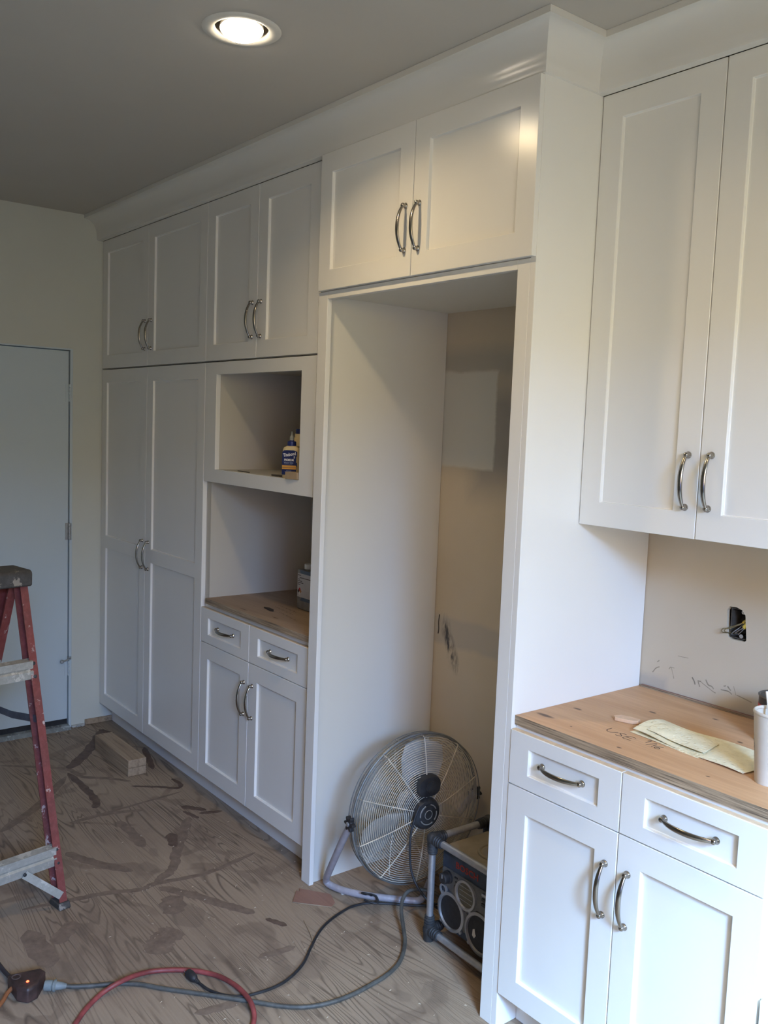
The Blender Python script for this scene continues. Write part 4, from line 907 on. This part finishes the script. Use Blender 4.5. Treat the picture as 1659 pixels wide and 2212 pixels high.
# ------------------------------------------------------------------ lumber offcuts and shims on the floor
def lumber(name, z, dx, label, rz):
    bm = NB(); box(bm, -0.21, 0.21, -0.0445, 0.0445, 0, 0.0385)
    o = tag(obj(name, bm, M_LUMBER, bevel=0.003), label, 'lumber', 'stacked pine offcuts'); o.location = (0.605+dx, -0.124, z); o.rotation_euler = (0, 0, rz); return o
lumber('lumber_offcut', 0.0006, 0.0, 'lower of two stacked pine offcuts on the floor by the pantry', 0.0)
lumber('lumber_offcut', 0.0394, -0.001, 'upper of two stacked pine offcuts on the floor by the pantry', 0.005)
bm = NB(); prism(bm, [(2.173, -0.129), (2.116, -0.078), (2.125, -0.070), (2.108, -0.060), (2.205, 0.010), (2.262, -0.010), (2.277, -0.035)], 0.0006, 0.0046, lambda a, b_, d: (a, b_, d))
tag(obj('cedar_shim', bm, M_PINK, bevel=0.0008, smooth=False), 'flat reddish cedar shim on the floor in front of the refrigerator bay', 'shim')
bm = NB(); tube(bm, [(2.292, -0.160, 0.003), (2.37, -0.185, 0.004), (2.450, -0.220, 0.003)], [0.001, 0.002, 0.0008], 6)
tag(obj('wood_sliver', bm, M_LUMBER), 'thin straw-coloured wood sliver on the floor beside the black cord', 'scrap')
bm = NB()
for k in range(150):
    x = random.uniform(1.4, 3.0); y = random.uniform(-0.75, 0.05)
    if x > 2.95: continue
    a = random.uniform(0, PI); l = random.uniform(0.003, 0.011); wd = random.uniform(0.0008, 0.002); ca, sa = math.cos(a), math.sin(a)
    vs = [bm.verts.new((x+u_*l*ca-w_*wd*sa, y+u_*l*sa+w_*wd*ca, 0.0008+h_)) for u_, w_, h_ in ((-.5, -.5, 0), (.5, -.5, 0.001), (.5, .5, 0.001), (-.5, .5, 0), (0, 0, 0.003))]
    for f in ((0, 1, 4), (1, 2, 4), (2, 3, 4), (3, 0, 4), (3, 2, 1, 0)): bm.faces.new([vs[i] for i in f])
o = tag(obj('wood_shavings', bm, plain('pale_shavings', (0.50, 0.39, 0.27), 0.8), smooth=False), 'pale wood shavings strewn over the plywood floor', 'shavings'); o['kind'] = 'stuff'

# ------------------------------------------------------------------ floor fan, its back towards the camera
M_WIREW = plain('dusty_cream_wire', (0.62, 0.56, 0.45), 0.45, 0.15, var=0.2, scale=12)
M_WIRED = plain('dull_wire', (0.30, 0.28, 0.24), 0.5, 0.2, var=0.2, scale=12)
M_BLADE = plain('dusty_fan_blade', (0.42, 0.41, 0.38), 0.5, 0.3, var=0.25, scale=10)
M_TUBE = worn('scraped_grey_tube', (0.36, 0.34, 0.37), (0.20, 0.13, 0.11), 0.45, 0.1, 0.62, 10, (0.24, 0.20, 0.21))
FC = Vector((2.385, 0.237, 0.337)); FYAW = math.radians(-4)
fan = thing('floor_fan', 'dusty round floor fan on a bent tube base in the refrigerator bay', 'fan', (FC.x, FC.y, 0), FYAW)
FR = 0.262; zc = FC.z
def fp(ax, r, a): return Vector((ax, r*math.sin(a), zc+r*math.cos(a)))
def ringm(bm, ax, r, tr, seg=56, s=5): tube(bm, [fp(ax, r, 2*PI*k/seg) for k in range(seg)], tr, s, closed=True)
def axr(r): return 0.022+0.034*(1-(r/FR)**2.2)
def axf(r): return -0.028-0.060*(1-(r/FR)**2.2)
bm = NB(); n = 28
for i in range(n): ringm(bm, axr(0.058+(FR-0.062)*i/(n-1)), 0.058+(FR-0.062)*i/(n-1), 0.00115)
obj('rear_grille', bm, M_WIREW, fan, world=False, kind='stuff')
bm = NB()
for i in range(n): ringm(bm, axf(0.03+(FR-0.034)*i/(n-1)), 0.03+(FR-0.034)*i/(n-1), 0.0010, 48, 4)
obj('front_grille', bm, M_WIRED, fan, world=False, kind='stuff')
for k in range(10):
    a = 2*PI*k/10+0.02
    bm = NB(); tube(bm, [fp(axr(r)+0.0022, r, a) for r in [0.052+(FR-0.054)*i/14 for i in range(15)]]+[fp(0.004, FR+0.001, a)], 0.0019, 6); obj('grille_spoke', bm, M_WIREW, fan, world=False)
    bm = NB(); tube(bm, [fp(axf(r)-0.002, r, a+0.3) for r in [0.03+(FR-0.032)*i/12 for i in range(13)]]+[fp(-0.004, FR+0.001, a+0.3)], 0.0017, 5); obj('grille_spoke', bm, M_WIREW, fan, world=False)
bm = NB()
for ax in (0.030, 0.016, 0.0, -0.014, -0.028): ringm(bm, ax, FR+0.001, 0.0016, 72, 5)
ringm(bm, 0.004, FR+0.004, 0.0045, 72, 8)
obj('rim_band', bm, plain('grey_rim', (0.24, 0.25, 0.25), 0.4, 0.6, var=0.15), fan, world=False)
for k in range(3):       # three broad blades
    a0 = 2*PI*k/3+0.12; bm = NB(); g_ = []
    for i in range(13):
        r = 0.045+0.195*i/12; hw = (0.62*math.sin(min(1, (i+1.5)/8)*PI/2))*(1-0.25*max(0, (i-9)/3)); row = []
        for j in range(9):
            s_ = -1+2*j/8; a = a0+s_*hw*(0.062+0.06*(i/12))/max(r, 0.06)*1.2; row.append(bm.verts.new(fp(-0.004+0.030*s_*(1-0.35*i/12), r*(1-0.03*s_*s_), a)))
        g_.append(row)
    for i in range(12):
        for j in range(8): bm.faces.new((g_[i][j], g_[i+1][j], g_[i+1][j+1], g_[i][j+1]))
    r_ = bmesh.ops.extrude_face_region(bm, geom=bm.faces[:]); bmesh.ops.translate(bm, verts=[q for q in r_['geom'] if isinstance(q, bmesh.types.BMVert)], vec=(0.0015, 0, 0))
    obj('blade', bm, M_BLADE, fan, world=False, angle=60)
MS = 0.026
bm = NB(); lathe(bm, [(0.050, -0.030), (0.050, 0.020), (0.046, 0.026)], fp(-0.02, 0, 0), (1, 0, 0), 32); obj('blade_hub', bm, M_BLADE, fan, world=False)
bm = NB(); lathe(bm, [(0.040, 0.026), (0.055, 0.050), (0.057, 0.060), (0.057, 0.078), (0.054, 0.090), (0.048, 0.097), (0.040, 0.099), (0.039, 0.0965), (0.031, 0.0965), (0.029, 0.099), (0.016, 0.100), (0.015, 0.098), (0.0, 0.099)], fp(-MS, 0, 0), (1, 0, 0), 40)
mot = obj('motor_housing', bm, M_DUSTYBLACK, fan, world=False)
bm = NB()
for a0, a1 in ((0.25, 1.1), (1.4, 2.3), (2.6, 4.2), (4.6, 5.9)):
    tube(bm, [fp(0.0985-MS, 0.035, a0+(a1-a0)*i/8) for i in range(9)], 0.0020, 6)
tube(bm, [fp(0.100-MS, 0.0155, 2*PI*k/24) for k in range(24)], 0.0012, 6, closed=True)
obj('vent_rim', bm, plain('pale_worn_edges', (0.30, 0.30, 0.28), 0.5), mot, world=False)
bm = NB()   # grey mounting plate behind the motor
lathe(bm, [(0.030, 0.036), (0.066, 0.040), (0.066, 0.046), (0.030, 0.048)], fp(-MS, 0, 0), (1, 0, 0), 36); obj('mount_plate', bm, plain('grey_plate', (0.20, 0.21, 0.20), 0.5, 0.3), fan, world=False)
cy, cz_ = 0.006, zc+0.097
def ovl(w_, h_, ax, n_=32):
    return [Vector((ax-MS, cy+w_*math.copysign(abs(math.cos(2*PI*k/n_))**0.75, math.cos(2*PI*k/n_)), cz_+h_*math.copysign(abs(math.sin(2*PI*k/n_))**0.75, math.sin(2*PI*k/n_)))) for k in range(n_)]
bm = NB(); loft(bm, [ovl(0.038, 0.030, 0.050), ovl(0.047, 0.037, 0.062), ovl(0.048, 0.038, 0.084), ovl(0.044, 0.034, 0.096), ovl(0.036, 0.027, 0.097)])
ctl = obj('switch_box', bm, M_DUSTYBLACK, fan, world=False, angle=40)
bm = NB(); box(bm, 0.030-MS, 0.080-MS, -0.022, 0.022, zc+0.045, zc+0.075); obj('switch_neck', bm, M_DUSTYBLACK, fan, world=False, bevel=0.004)
bm = NB(); lathe(bm, [(0.022, 0.0965), (0.0215, 0.100), (0.012, 0.101), (0, 0.101)], (-MS, cy, cz_), (1, 0, 0), 28); vs = box(bm, 0.100-MS, 0.108-MS, cy-0.0035, cy+0.0035, cz_-0.019, cz_+0.019)
bmesh.ops.rotate(bm, verts=vs, cent=(0.1-MS, cy, cz_), matrix=Matrix.Rotation(math.radians(-35), 3, 'X'))
obj('speed_knob', bm, M_DUSTYBLACK, ctl, world=False)
# base: two arms up to the pivots, bowed foot on the floor
PV = 0.270
base = [(0.0, -PV, zc), (-0.06, -PV+0.008, zc-0.085), (-0.165, -0.246, 0.095), (-0.208, -0.232, 0.040), (-0.212, -0.226, 0.022), (-0.190, -0.214, 0.0140), (-0.140, -0.190, 0.0135), (-0.071, -0.137, 0.0135), (0.010, -0.050, 0.0135), (0.042, 0.0, 0.0135)]
base = base + [(a, -b_, c_) for a, b_, c_ in base[-2::-1]]
bm = NB(); tube(bm, catmull(base, 6), 0.0125, 14); obj('tube_base', bm, M_TUBE, fan, world=False)
for a, b_ in ((-0.150, -0.196), (-0.150, 0.196), (0.03, -0.02)):
    bm = NB(); lathe(bm, [(0.009, 0.0004), (0.010, 0.002), (0.010, 0.008)], (a, b_, 0), (0, 0, 1), 12); obj('rubber_foot', bm, plain('pale_rubber', (0.5, 0.48, 0.44), 0.7), fan, world=False)
for sg in (-1, 1):       # star knobs on the pivots
    y0 = sg*(FR-0.004); bm = NB(); lathe(bm, [(0.008, 0), (0.008, 0.024)], (0, y0, zc), (0, sg, 0), 14); obj('pivot_bolt', bm, M_STEEL, fan, world=False)
    y1 = sg*(FR+0.004); poly = []
    for k in range(60):
        a = 2*PI*k/60; poly.append(((0.0215+0.0055*math.cos(6*a))*math.cos(a), (0.0215+0.0055*math.cos(6*a))*math.sin(a)))
    bm = NB(); prism(bm, poly, y1, y1+sg*0.016, lambda a, b_, d: (a, d, zc+b_)); kn = obj('star_knob', bm, M_BLACK, fan, world=False, bevel=0.002)
    bm = NB(); lathe(bm, [(0.0075, 0), (0.0075, 0.004), (0.006, 0.005)], (0, y1+sg*0.016, zc), (0, sg, 0), 16); obj('bolt_end', bm, M_ALU, kn, world=False)
# power cord of the fan, down behind the radio and out over the floor to its plug
cord = [(2.452, 0.195, 0.375), (2.456, 0.170, 0.335), (2.462, 0.150, 0.27), (2.480, 0.145, 0.17), (2.515, 0.165, 0.10), (2.555, 0.215, 0.045), (2.552, 0.300, 0.008), (2.500, 0.322, 0.006), (2.470, 0.280, 0.006), (2.444, 0.222, 0.006), (2.399, 0.168, 0.006), (2.360, 0.122, 0.006), (2.330, 0.082, 0.006), (2.318, 0.030, 0.006), (2.320, -0.010, 0.005), (2.345, -0.091, 0.005), (2.381, -0.157, 0.005), (2.438, -0.227, 0.005), (2.497, -0.295, 0.005), (2.532, -0.360, 0.005), (2.547, -0.417, 0.005), (2.544, -0.479, 0.005), (2.530, -0.530, 0.005), (2.496, -0.568, 0.005), (2.450, -0.594, 0.006), (2.410, -0.606, 0.011)]
bm = NB(); tube(bm, catmull(cord, 8), 0.0042, 10); pc = obj('power_cord', bm, M_BLACK, fan, label='black power cord')
bm = NB(); pl0, pl1 = Vector((2.410, -0.606, 0.011)), Vector((2.365, -0.611, 0.013)); dv = (pl1-pl0).normalized()
lathe(bm, [(0.0045, 0.0), (0.0062, 0.004), (0.0052, 0.007), (0.0068, 0.011), (0.0056, 0.014), (0.0085, 0.018), (0.0105, 0.021), (0.0125, 0.026), (0.0138, 0.046), (0.0125, 0.056)], pl0, dv, 18)
obj('plug', bm, M_BLACK, pc, label='black moulded plug')
bm = NB(); lathe(bm, [(0.0012, 0), (0.0012, 0.014)], pl0+dv*0.055+Vector((0, 0.005, 0)), dv, 6); lathe(bm, [(0.0012, 0), (0.0012, 0.014)], pl0+dv*0.055+Vector((0, -0.005, 0)), dv, 6); obj('plug_prong', bm, M_STEEL, pc)
bm = NB(); tube(bm, [(2.318+0.017*math.cos(a), 0.085+0.019*math.sin(a), 0.032+0.012*math.cos(a*1.0+1)) for a in [2*PI*k/20 for k in range(20)]], 0.0035, 8, closed=True)
tube(bm, catmull([(2.325, 0.068, 0.020), (2.350, 0.080, 0.018), (2.362, 0.100, 0.016), (2.345, 0.105, 0.030), (2.325, 0.090, 0.034)], 6), 0.0035, 8)
obj('cord_tie', bm, M_BLACK, pc, label='loop of black cord tied up')

# ------------------------------------------------------------------ jobsite radio in its tube cage
M_NAVY = plain('navy_plastic', (0.030, 0.045, 0.070), 0.45, var=0.3, scale=20)
M_PANEL = plain('dusty_silver_panel', (0.15, 0.15, 0.145), 0.45, 0.4, var=0.2, scale=30)
M_RING = plain('silver_ring', (0.42, 0.43, 0.44), 0.35, 0.7, var=0.1)
M_TOP = plain('dusty_tan_top', (0.235, 0.20, 0.145), 0.7, var=0.18, scale=10)
M_CONE = plain('speaker_grille_black', (0.015, 0.015, 0.017), 0.6, var=0.3, scale=80)
rad = thing('jobsite_radio', 'navy jobsite radio in an aluminium tube cage beside the fan', 'radio', (2.805, 0.235, 0), math.radians(-1.5))
ax0, ax1, ay0, ay1, az0, az1 = -0.187, 0.187, -0.125, 0.120, 0.036, 0.345
tr = 0.0115
for (p, q) in [((x, y, az0), (x, y, az1)) for x in (ax0, ax1) for y in (ay0, ay1)] + [((ax0, y, z), (ax1, y, z)) for y in (ay0, ay1) for z in (az0, az1)] + [((x, ay0, z), (x, ay1, z)) for x in (ax0, ax1) for z in (az0, az1)]:
    bm = NB(); tube(bm, [p, q], tr, 14); obj('cage_tube', bm, M_ALU, rad, world=False)
for x in (ax0, ax1):
    for y in (ay0, ay1):
        for z in (az0, az1):
            bm = NB(); P = Vector((x, y, z)); sx, sy, sz = (1 if x < 0 else -1), (1 if y < 0 else -1), (1 if z < 0.2 else -1)
            bmesh.ops.create_icosphere(bm, subdivisions=3, radius=0.0215, matrix=Matrix.Translation(P))
            for dv in ((sx, 0, 0), (0, sy, 0), (0, 0, sz)):
                lathe(bm, [(0.0185, 0.0), (0.0185, 0.022), (0.0150, 0.024), (0.0180, 0.027), (0.0180, 0.031), (0.0145, 0.033), (0.0175, 0.036), (0.0175, 0.040), (0.0142, 0.042), (0.0165, 0.045), (0.0160, 0.049), (0.0118, 0.050)], P, dv, 16)
            if z < 0.2: lathe(bm, [(0.016, -0.0355), (0.019, -0.030), (0.019, 0)], P, (0, 0, 1), 14)
            obj('corner_joint', bm, M_DUSTYBLACK, rad, world=False)
bx0, bx1, by0, by1, bz0, bz1 = -0.168, 0.168, -0.100, 0.100, 0.058, 0.312
bm = NB(); box(bm, bx0, bx1, by0, by1, bz0, bz1); obj('body', bm, M_NAVY, rad, world=False, bevel=0.010, seg=3)
bm = NB(); box(bm, bx0+0.004, bx1-0.004, by0+0.012, by1-0.004, bz1-0.002, bz1+0.014)
lathe(bm, [(0.062, 0.014), (0.062, 0.020), (0.054, 0.021), (0.050, 0.016), (0.044, 0.0145), (0.0, 0.0145)], (-0.030, 0.010, bz1), (0, 0, 1), 36, caps=False)
tp = obj('top_deck', bm, M_TOP, rad, world=False, bevel=0.003, label='dusty tan top with round well')
bm = NB(); lathe(bm, [(0.046, 0.0152), (0.0, 0.0152)], (-0.030, 0.010, bz1), (0, 0, 1), 32, caps=False); obj('well_floor', bm, plain('dusty_well', (0.22, 0.20, 0.17), 0.8), tp, world=False)
yfp = by0-0.004
# tuner plate: long silver bar that widens round the dial
def plate(poly, th, m, name):
    bm = NB(); prism(bm, poly, by0-th, by0+0.002, lambda a, b_, d: (a, d, b_)); return obj(name, bm, m, rad, world=False, bevel=0.0012, smooth=False)
pz = 0.262
poly = [(-0.150, pz), (0.150, pz), (0.158, pz-0.008), (0.158, 0.190), (0.10, 0.186)]
poly += [(-0.040+0.056*math.cos(a), 0.214+0.056*math.sin(a)) for a in [math.radians(-30-8*k) for k in range(16)]]
poly += [(-0.110, 0.190), (-0.158, 0.212), (-0.158, pz-0.008)]
plate(poly, 0.004, M_PANEL, 'tuner_plate')
bm = NB(); lathe(bm, [(0.047, -0.002), (0.047, 0.008), (0.040, 0.009), (0.038, 0.003)], (-0.040, yfp, 0.214), (0, -1, 0), 40, caps=False); obj('dial_ring', bm, M_RING, rad, world=False)
bm = NB(); lathe(bm, [(0.040, 0.003), (0.0, 0.003)], (-0.040, yfp, 0.214), (0, -1, 0), 36, caps=False); dl = obj('dial_glass', bm, plain('olive_dial', (0.09, 0.085, 0.06), 0.25, var=0.2), rad, world=False)
bm = NB()
for k, z in enumerate((0.236, 0.222, 0.206, 0.192)): box(bm, -0.040-0.030, -0.040+0.030, yfp-0.0036, yfp-0.003, z, z+0.0016)
obj('dial_scale', bm, M_RING, dl, world=False, smooth=False)
for x, z, r in ((-0.128, 0.236, 0.021), (0.095, 0.205, 0.026)):
    bm = NB(); lathe(bm, [(r, 0), (r, 0.006), (r*0.88, 0.008), (r*0.85, 0.024), (r*0.7, 0.027), (0, 0.027)], (x, yfp, z), (0, -1, 0), 26); kb = obj('tuning_knob', bm, M_BLACK, rad, world=False)
    bm = NB(); box(bm, x-0.002, x+0.002, yfp-0.0285, yfp-0.0265, z+0.002, z+r*0.7); obj('pointer', bm, M_RING, kb, world=False, smooth=False)
for i in range(4):
    bm = NB(); box(bm, -0.098+0.004*(i % 2), -0.083, yfp-0.002, yfp+0.001, 0.246-0.014*i, 0.251-0.014*i); obj('button', bm, M_DUSTYBLACK, rad, world=False, bevel=0.001)
for i in range(6):
    bm = NB(); xx, zz = 0.030+0.034*(i % 2), 0.245-0.016*(i//2); box(bm, xx, xx+0.020, yfp-0.004, yfp+0.001, zz, zz+0.009); obj('button', bm, M_DUSTYBLACK if i not in (0, 1) else M_RING, rad, world=False, bevel=0.0012)
bm = NB(); lathe(bm, [(0.017, 0), (0.017, 0.006), (0.011, 0.006), (0.0105, 0.002)], (-0.150, by0, 0.186), (0, -1, 0), 28, caps=False); obj('port_ring', bm, M_RING, rad, world=False)
for x, z, r in ((-0.108, 0.126, 0.054), (0.028, 0.118, 0.058)):
    bm = NB(); lathe(bm, [(r+0.009, 0.0), (r+0.009, 0.007), (r, 0.009), (r-0.002, 0.002)], (x, by0, z), (0, -1, 0), 48, caps=False); rg = obj('speaker_ring', bm, M_RING, rad, world=False)
    bm = NB(); lathe(bm, [(r, 0.0025), (r*0.6, 0.004), (0, 0.0045)], (x, by0, z), (0, -1, 0), 40, caps=False); obj('speaker_mesh', bm, M_CONE, rad, world=False)
    for k in range(4):
        a = PI/4+k*PI/2; bm = NB(); lathe(bm, [(0.006, 0.0), (0.006, 0.006), (0.003, 0.0075), (0, 0.0075)], (x+(r+0.011)*math.cos(a), by0, z+(r+0.011)*math.sin(a)), (0, -1, 0), 12); obj('screw', bm, M_RING, rg, world=False)
plate([(-0.060, 0.150), (-0.042, 0.158), (-0.030, 0.148), (-0.030, 0.096), (-0.046, 0.086), (-0.056, 0.098)], 0.003, M_PANEL, 'centre_web')
bm = NB(); box(bm, -0.052, -0.026, by0-0.003, by0+0.001, 0.158, 0.170); obj('badge', bm, M_PANEL, rad, world=False, bevel=0.001)
bm = NB(); prism(bm, [(-0.004, 0.012), (0.004, 0.016), (0.006, 0.004), (0.010, -0.004), (0.003, -0.014), (-0.006, -0.008)], by0-0.0065, by0-0.0055, lambda a, b_, d: (0.002+a, d, 0.110+b_)); obj('torn_patch', bm, plain('torn_white', (0.55, 0.53, 0.48), 0.8), rad, world=False, smooth=False)
M_REDINK = plain('red_lettering', (0.28, 0.028, 0.018), 0.5, bmp=0)
txt(rad, 'lettering', 'BOSCH', 0.029, -0.046, 0.287, by0-0.0010, M_REDINK, 0, 1.12, 0.0007)
bm = NB(); tube(bm, [(-0.05, by1-0.01, bz1), (-0.05, by1-0.01, bz1+0.045)], 0.010, 12); lathe(bm, [(0.014, 0), (0.014, 0.05)], (-0.05, by1-0.01, bz1+0.030), (1, 0, 0), 14); obj('handle_clamp', bm, M_DUSTYBLACK, rad, world=False)

# ------------------------------------------------------------------ cords on the floor
M_GREYCORD = plain('dirty_grey_cord', (0.078, 0.075, 0.066), 0.6, var=0.3, scale=30)
M_REDHOSE = plain('dusty_red_hose', (0.235, 0.048, 0.045), 0.5, var=0.3, scale=20)
M_BROWN = plain('dirty_brown_plastic', (0.055, 0.030, 0.025), 0.5, var=0.45, scale=25)
ex = thing('extension_cord', 'grey extension cord snaking from the triple tap to behind the radio', 'cord', (2.5, -0.5, 0))
gp = [(2.2135, -0.929, 0.0150), (2.224, -0.908, 0.011), (2.243, -0.861, 0.0068), (2.272, -0.803, 0.0065), (2.312, -0.749, 0.0065), (2.368, -0.702, 0.0065), (2.420, -0.654, 0.0065), (2.472, -0.606, 0.0065), (2.525, -0.558, 0.0065), (2.576, -0.512, 0.0065), (2.629, -0.466, 0.0065), (2.672, -0.415, 0.0065), (2.698, -0.355, 0.0065), (2.709, -0.281, 0.0065), (2.704, -0.194, 0.0065), (2.692, -0.119, 0.0065), (2.662, -0.046, 0.0065), (2.600, 0.026, 0.010), (2.540, 0.068, 0.024), (2.490, 0.100, 0.040), (2.458, 0.130, 0.060), (2.444, 0.168, 0.075), (2.462, 0.215, 0.074), (2.500, 0.260, 0.056), (2.545, 0.285, 0.024), (2.57, 0.33, 0.008), (2.60, 0.41, 0.0065), (2.70, 0.46, 0.0065)]
bm = NB(); tube(bm, catmull(gp, 8), 0.0064, 10); obj('cable', bm, M_GREYCORD, ex)
bm = NB(); lathe(bm, [(0.014, 0.0), (0.015, 0.004), (0.015, 0.020), (0.012, 0.022), (0.016, 0.025), (0.017, 0.030), (0.012, 0.033), (0.010, 0.050), (0.0065, 0.062)], (2.181, -0.979, 0.0185), (0.54, 0.84, -0.05), 18); obj('connector', bm, plain('grey_connector', (0.21, 0.23, 0.22), 0.6, var=0.2), ex)
tap = thing('triple_tap', 'brown triple-tap power block with a red pilot light on the floor', 'power block', (2.160, -1.022, 0), 0)
bm = NB(); lo_ = [(2.112, -1.060), (2.200, -1.050), (2.208, -1.012), (2.150, -0.972), (2.122, -0.985)]
lo_ = [(2.108, -1.062), (2.185, -1.058), (2.212, -1.036), (2.205, -1.006), (2.150, -0.966), (2.128, -0.974)]
cxy = Vector((sum(a for a, _ in lo_)/6, sum(b_ for _, b_ in lo_)/6))
loft(bm, [[(a, b_, 0.0008) for a, b_ in lo_], [(a, b_, 0.040) for a, b_ in lo_], [(cxy.x+(a-cxy.x)*0.86, cxy.y+(b_-cxy.y)*0.86, 0.046) for a, b_ in lo_]]); obj('body', bm, M_BROWN, tap, bevel=0.004)
bm = NB(); lathe(bm, [(0.013, 0), (0.013, 0.0015), (0.010, 0.0015), (0.0095, 0.0002)], (2.138, -1.046, 0.046), (0, 0, 1), 20, caps=False); obj('cover_ring', bm, plain('scuffed_brown', (0.10, 0.07, 0.06), 0.6), tap)
M_LED, nt, b = mat('red_pilot_light'); b.inputs['Base Color'].default_value = (0.8, 0.03, 0.02, 1); b.inputs['Emission Color'].default_value = (1.0, 0.09, 0.03, 1); b.inputs['Emission Strength'].default_value = 7.0
bm = NB(); lathe(bm, [(0.0042, 0), (0.0042, 0.001), (0.003, 0.0024), (0, 0.003)], (2.178, -1.026, 0.0458), (0, 0, 1), 16); obj('pilot_light', bm, M_LED, tap, label='glowing red pilot light')
bm = NB(); tube(bm, catmull([(2.125, -1.045, 0.024), (2.085, -1.048, 0.018), (2.03, -1.050, 0.009), (1.97, -1.053, 0.0065), (1.88, -1.062, 0.0065), (1.75, -1.10, 0.0065)], 8), 0.0062, 10)
tag(obj('power_cord', bm, plain('dark_purple_cord', (0.035, 0.028, 0.032), 0.6, var=0.3)), 'dark cord running off to the left from the brown triple tap', 'cord')
bm = NB(); tube(bm, catmull([(2.140, -1.055, 0.020), (2.152, -1.075, 0.014), (2.180, -1.10, 0.008), (2.215, -1.145, 0.0065), (2.25, -1.23, 0.0065)], 8), 0.0062, 10)
tag(obj('power_cord', bm, plain('orange_cord', (0.24, 0.085, 0.03), 0.6, var=0.3)), 'short stretch of orange cord leaving the picture at lower left', 'cord')
rp = [(2.520, -1.20), (2.455, -1.06), (2.406, -0.985), (2.376, -0.955), (2.337, -0.916), (2.299, -0.862), (2.276, -0.805), (2.268, -0.745), (2.278, -0.691), (2.311, -0.631), (2.357, -0.578), (2.416, -0.539), (2.483, -0.521), (2.550, -0.520), (2.604, -0.533), (2.650, -0.558), (2.685, -0.595), (2.74, -0.68), (2.80, -0.82)]
rq = []
for p in catmull([(a, b_, 0.0077) for a, b_ in rp], 8):     # it rides up where it crosses the cords
    dz = 0.0175*math.exp(-((p.x-2.273)**2+(p.y+0.785)**2)/0.060**2) + 0.0175*math.exp(-((p.x-2.575)**2+(p.y+0.525)**2)/0.055**2) + 0.009*math.exp(-((p.x-2.50)**2+(p.y+0.521)**2)/0.05**2)
    q = p+(CAM-p)*(dz/(CAM.z-p.z)); rq.append(q)
rp = rq[::2]
bm = NB(); tube(bm, catmull(rp, 8), 0.0072, 12)
tag(obj('air_hose', bm, M_REDHOSE), 'dusty red hose looping over the grey cord at the bottom of the picture', 'hose')
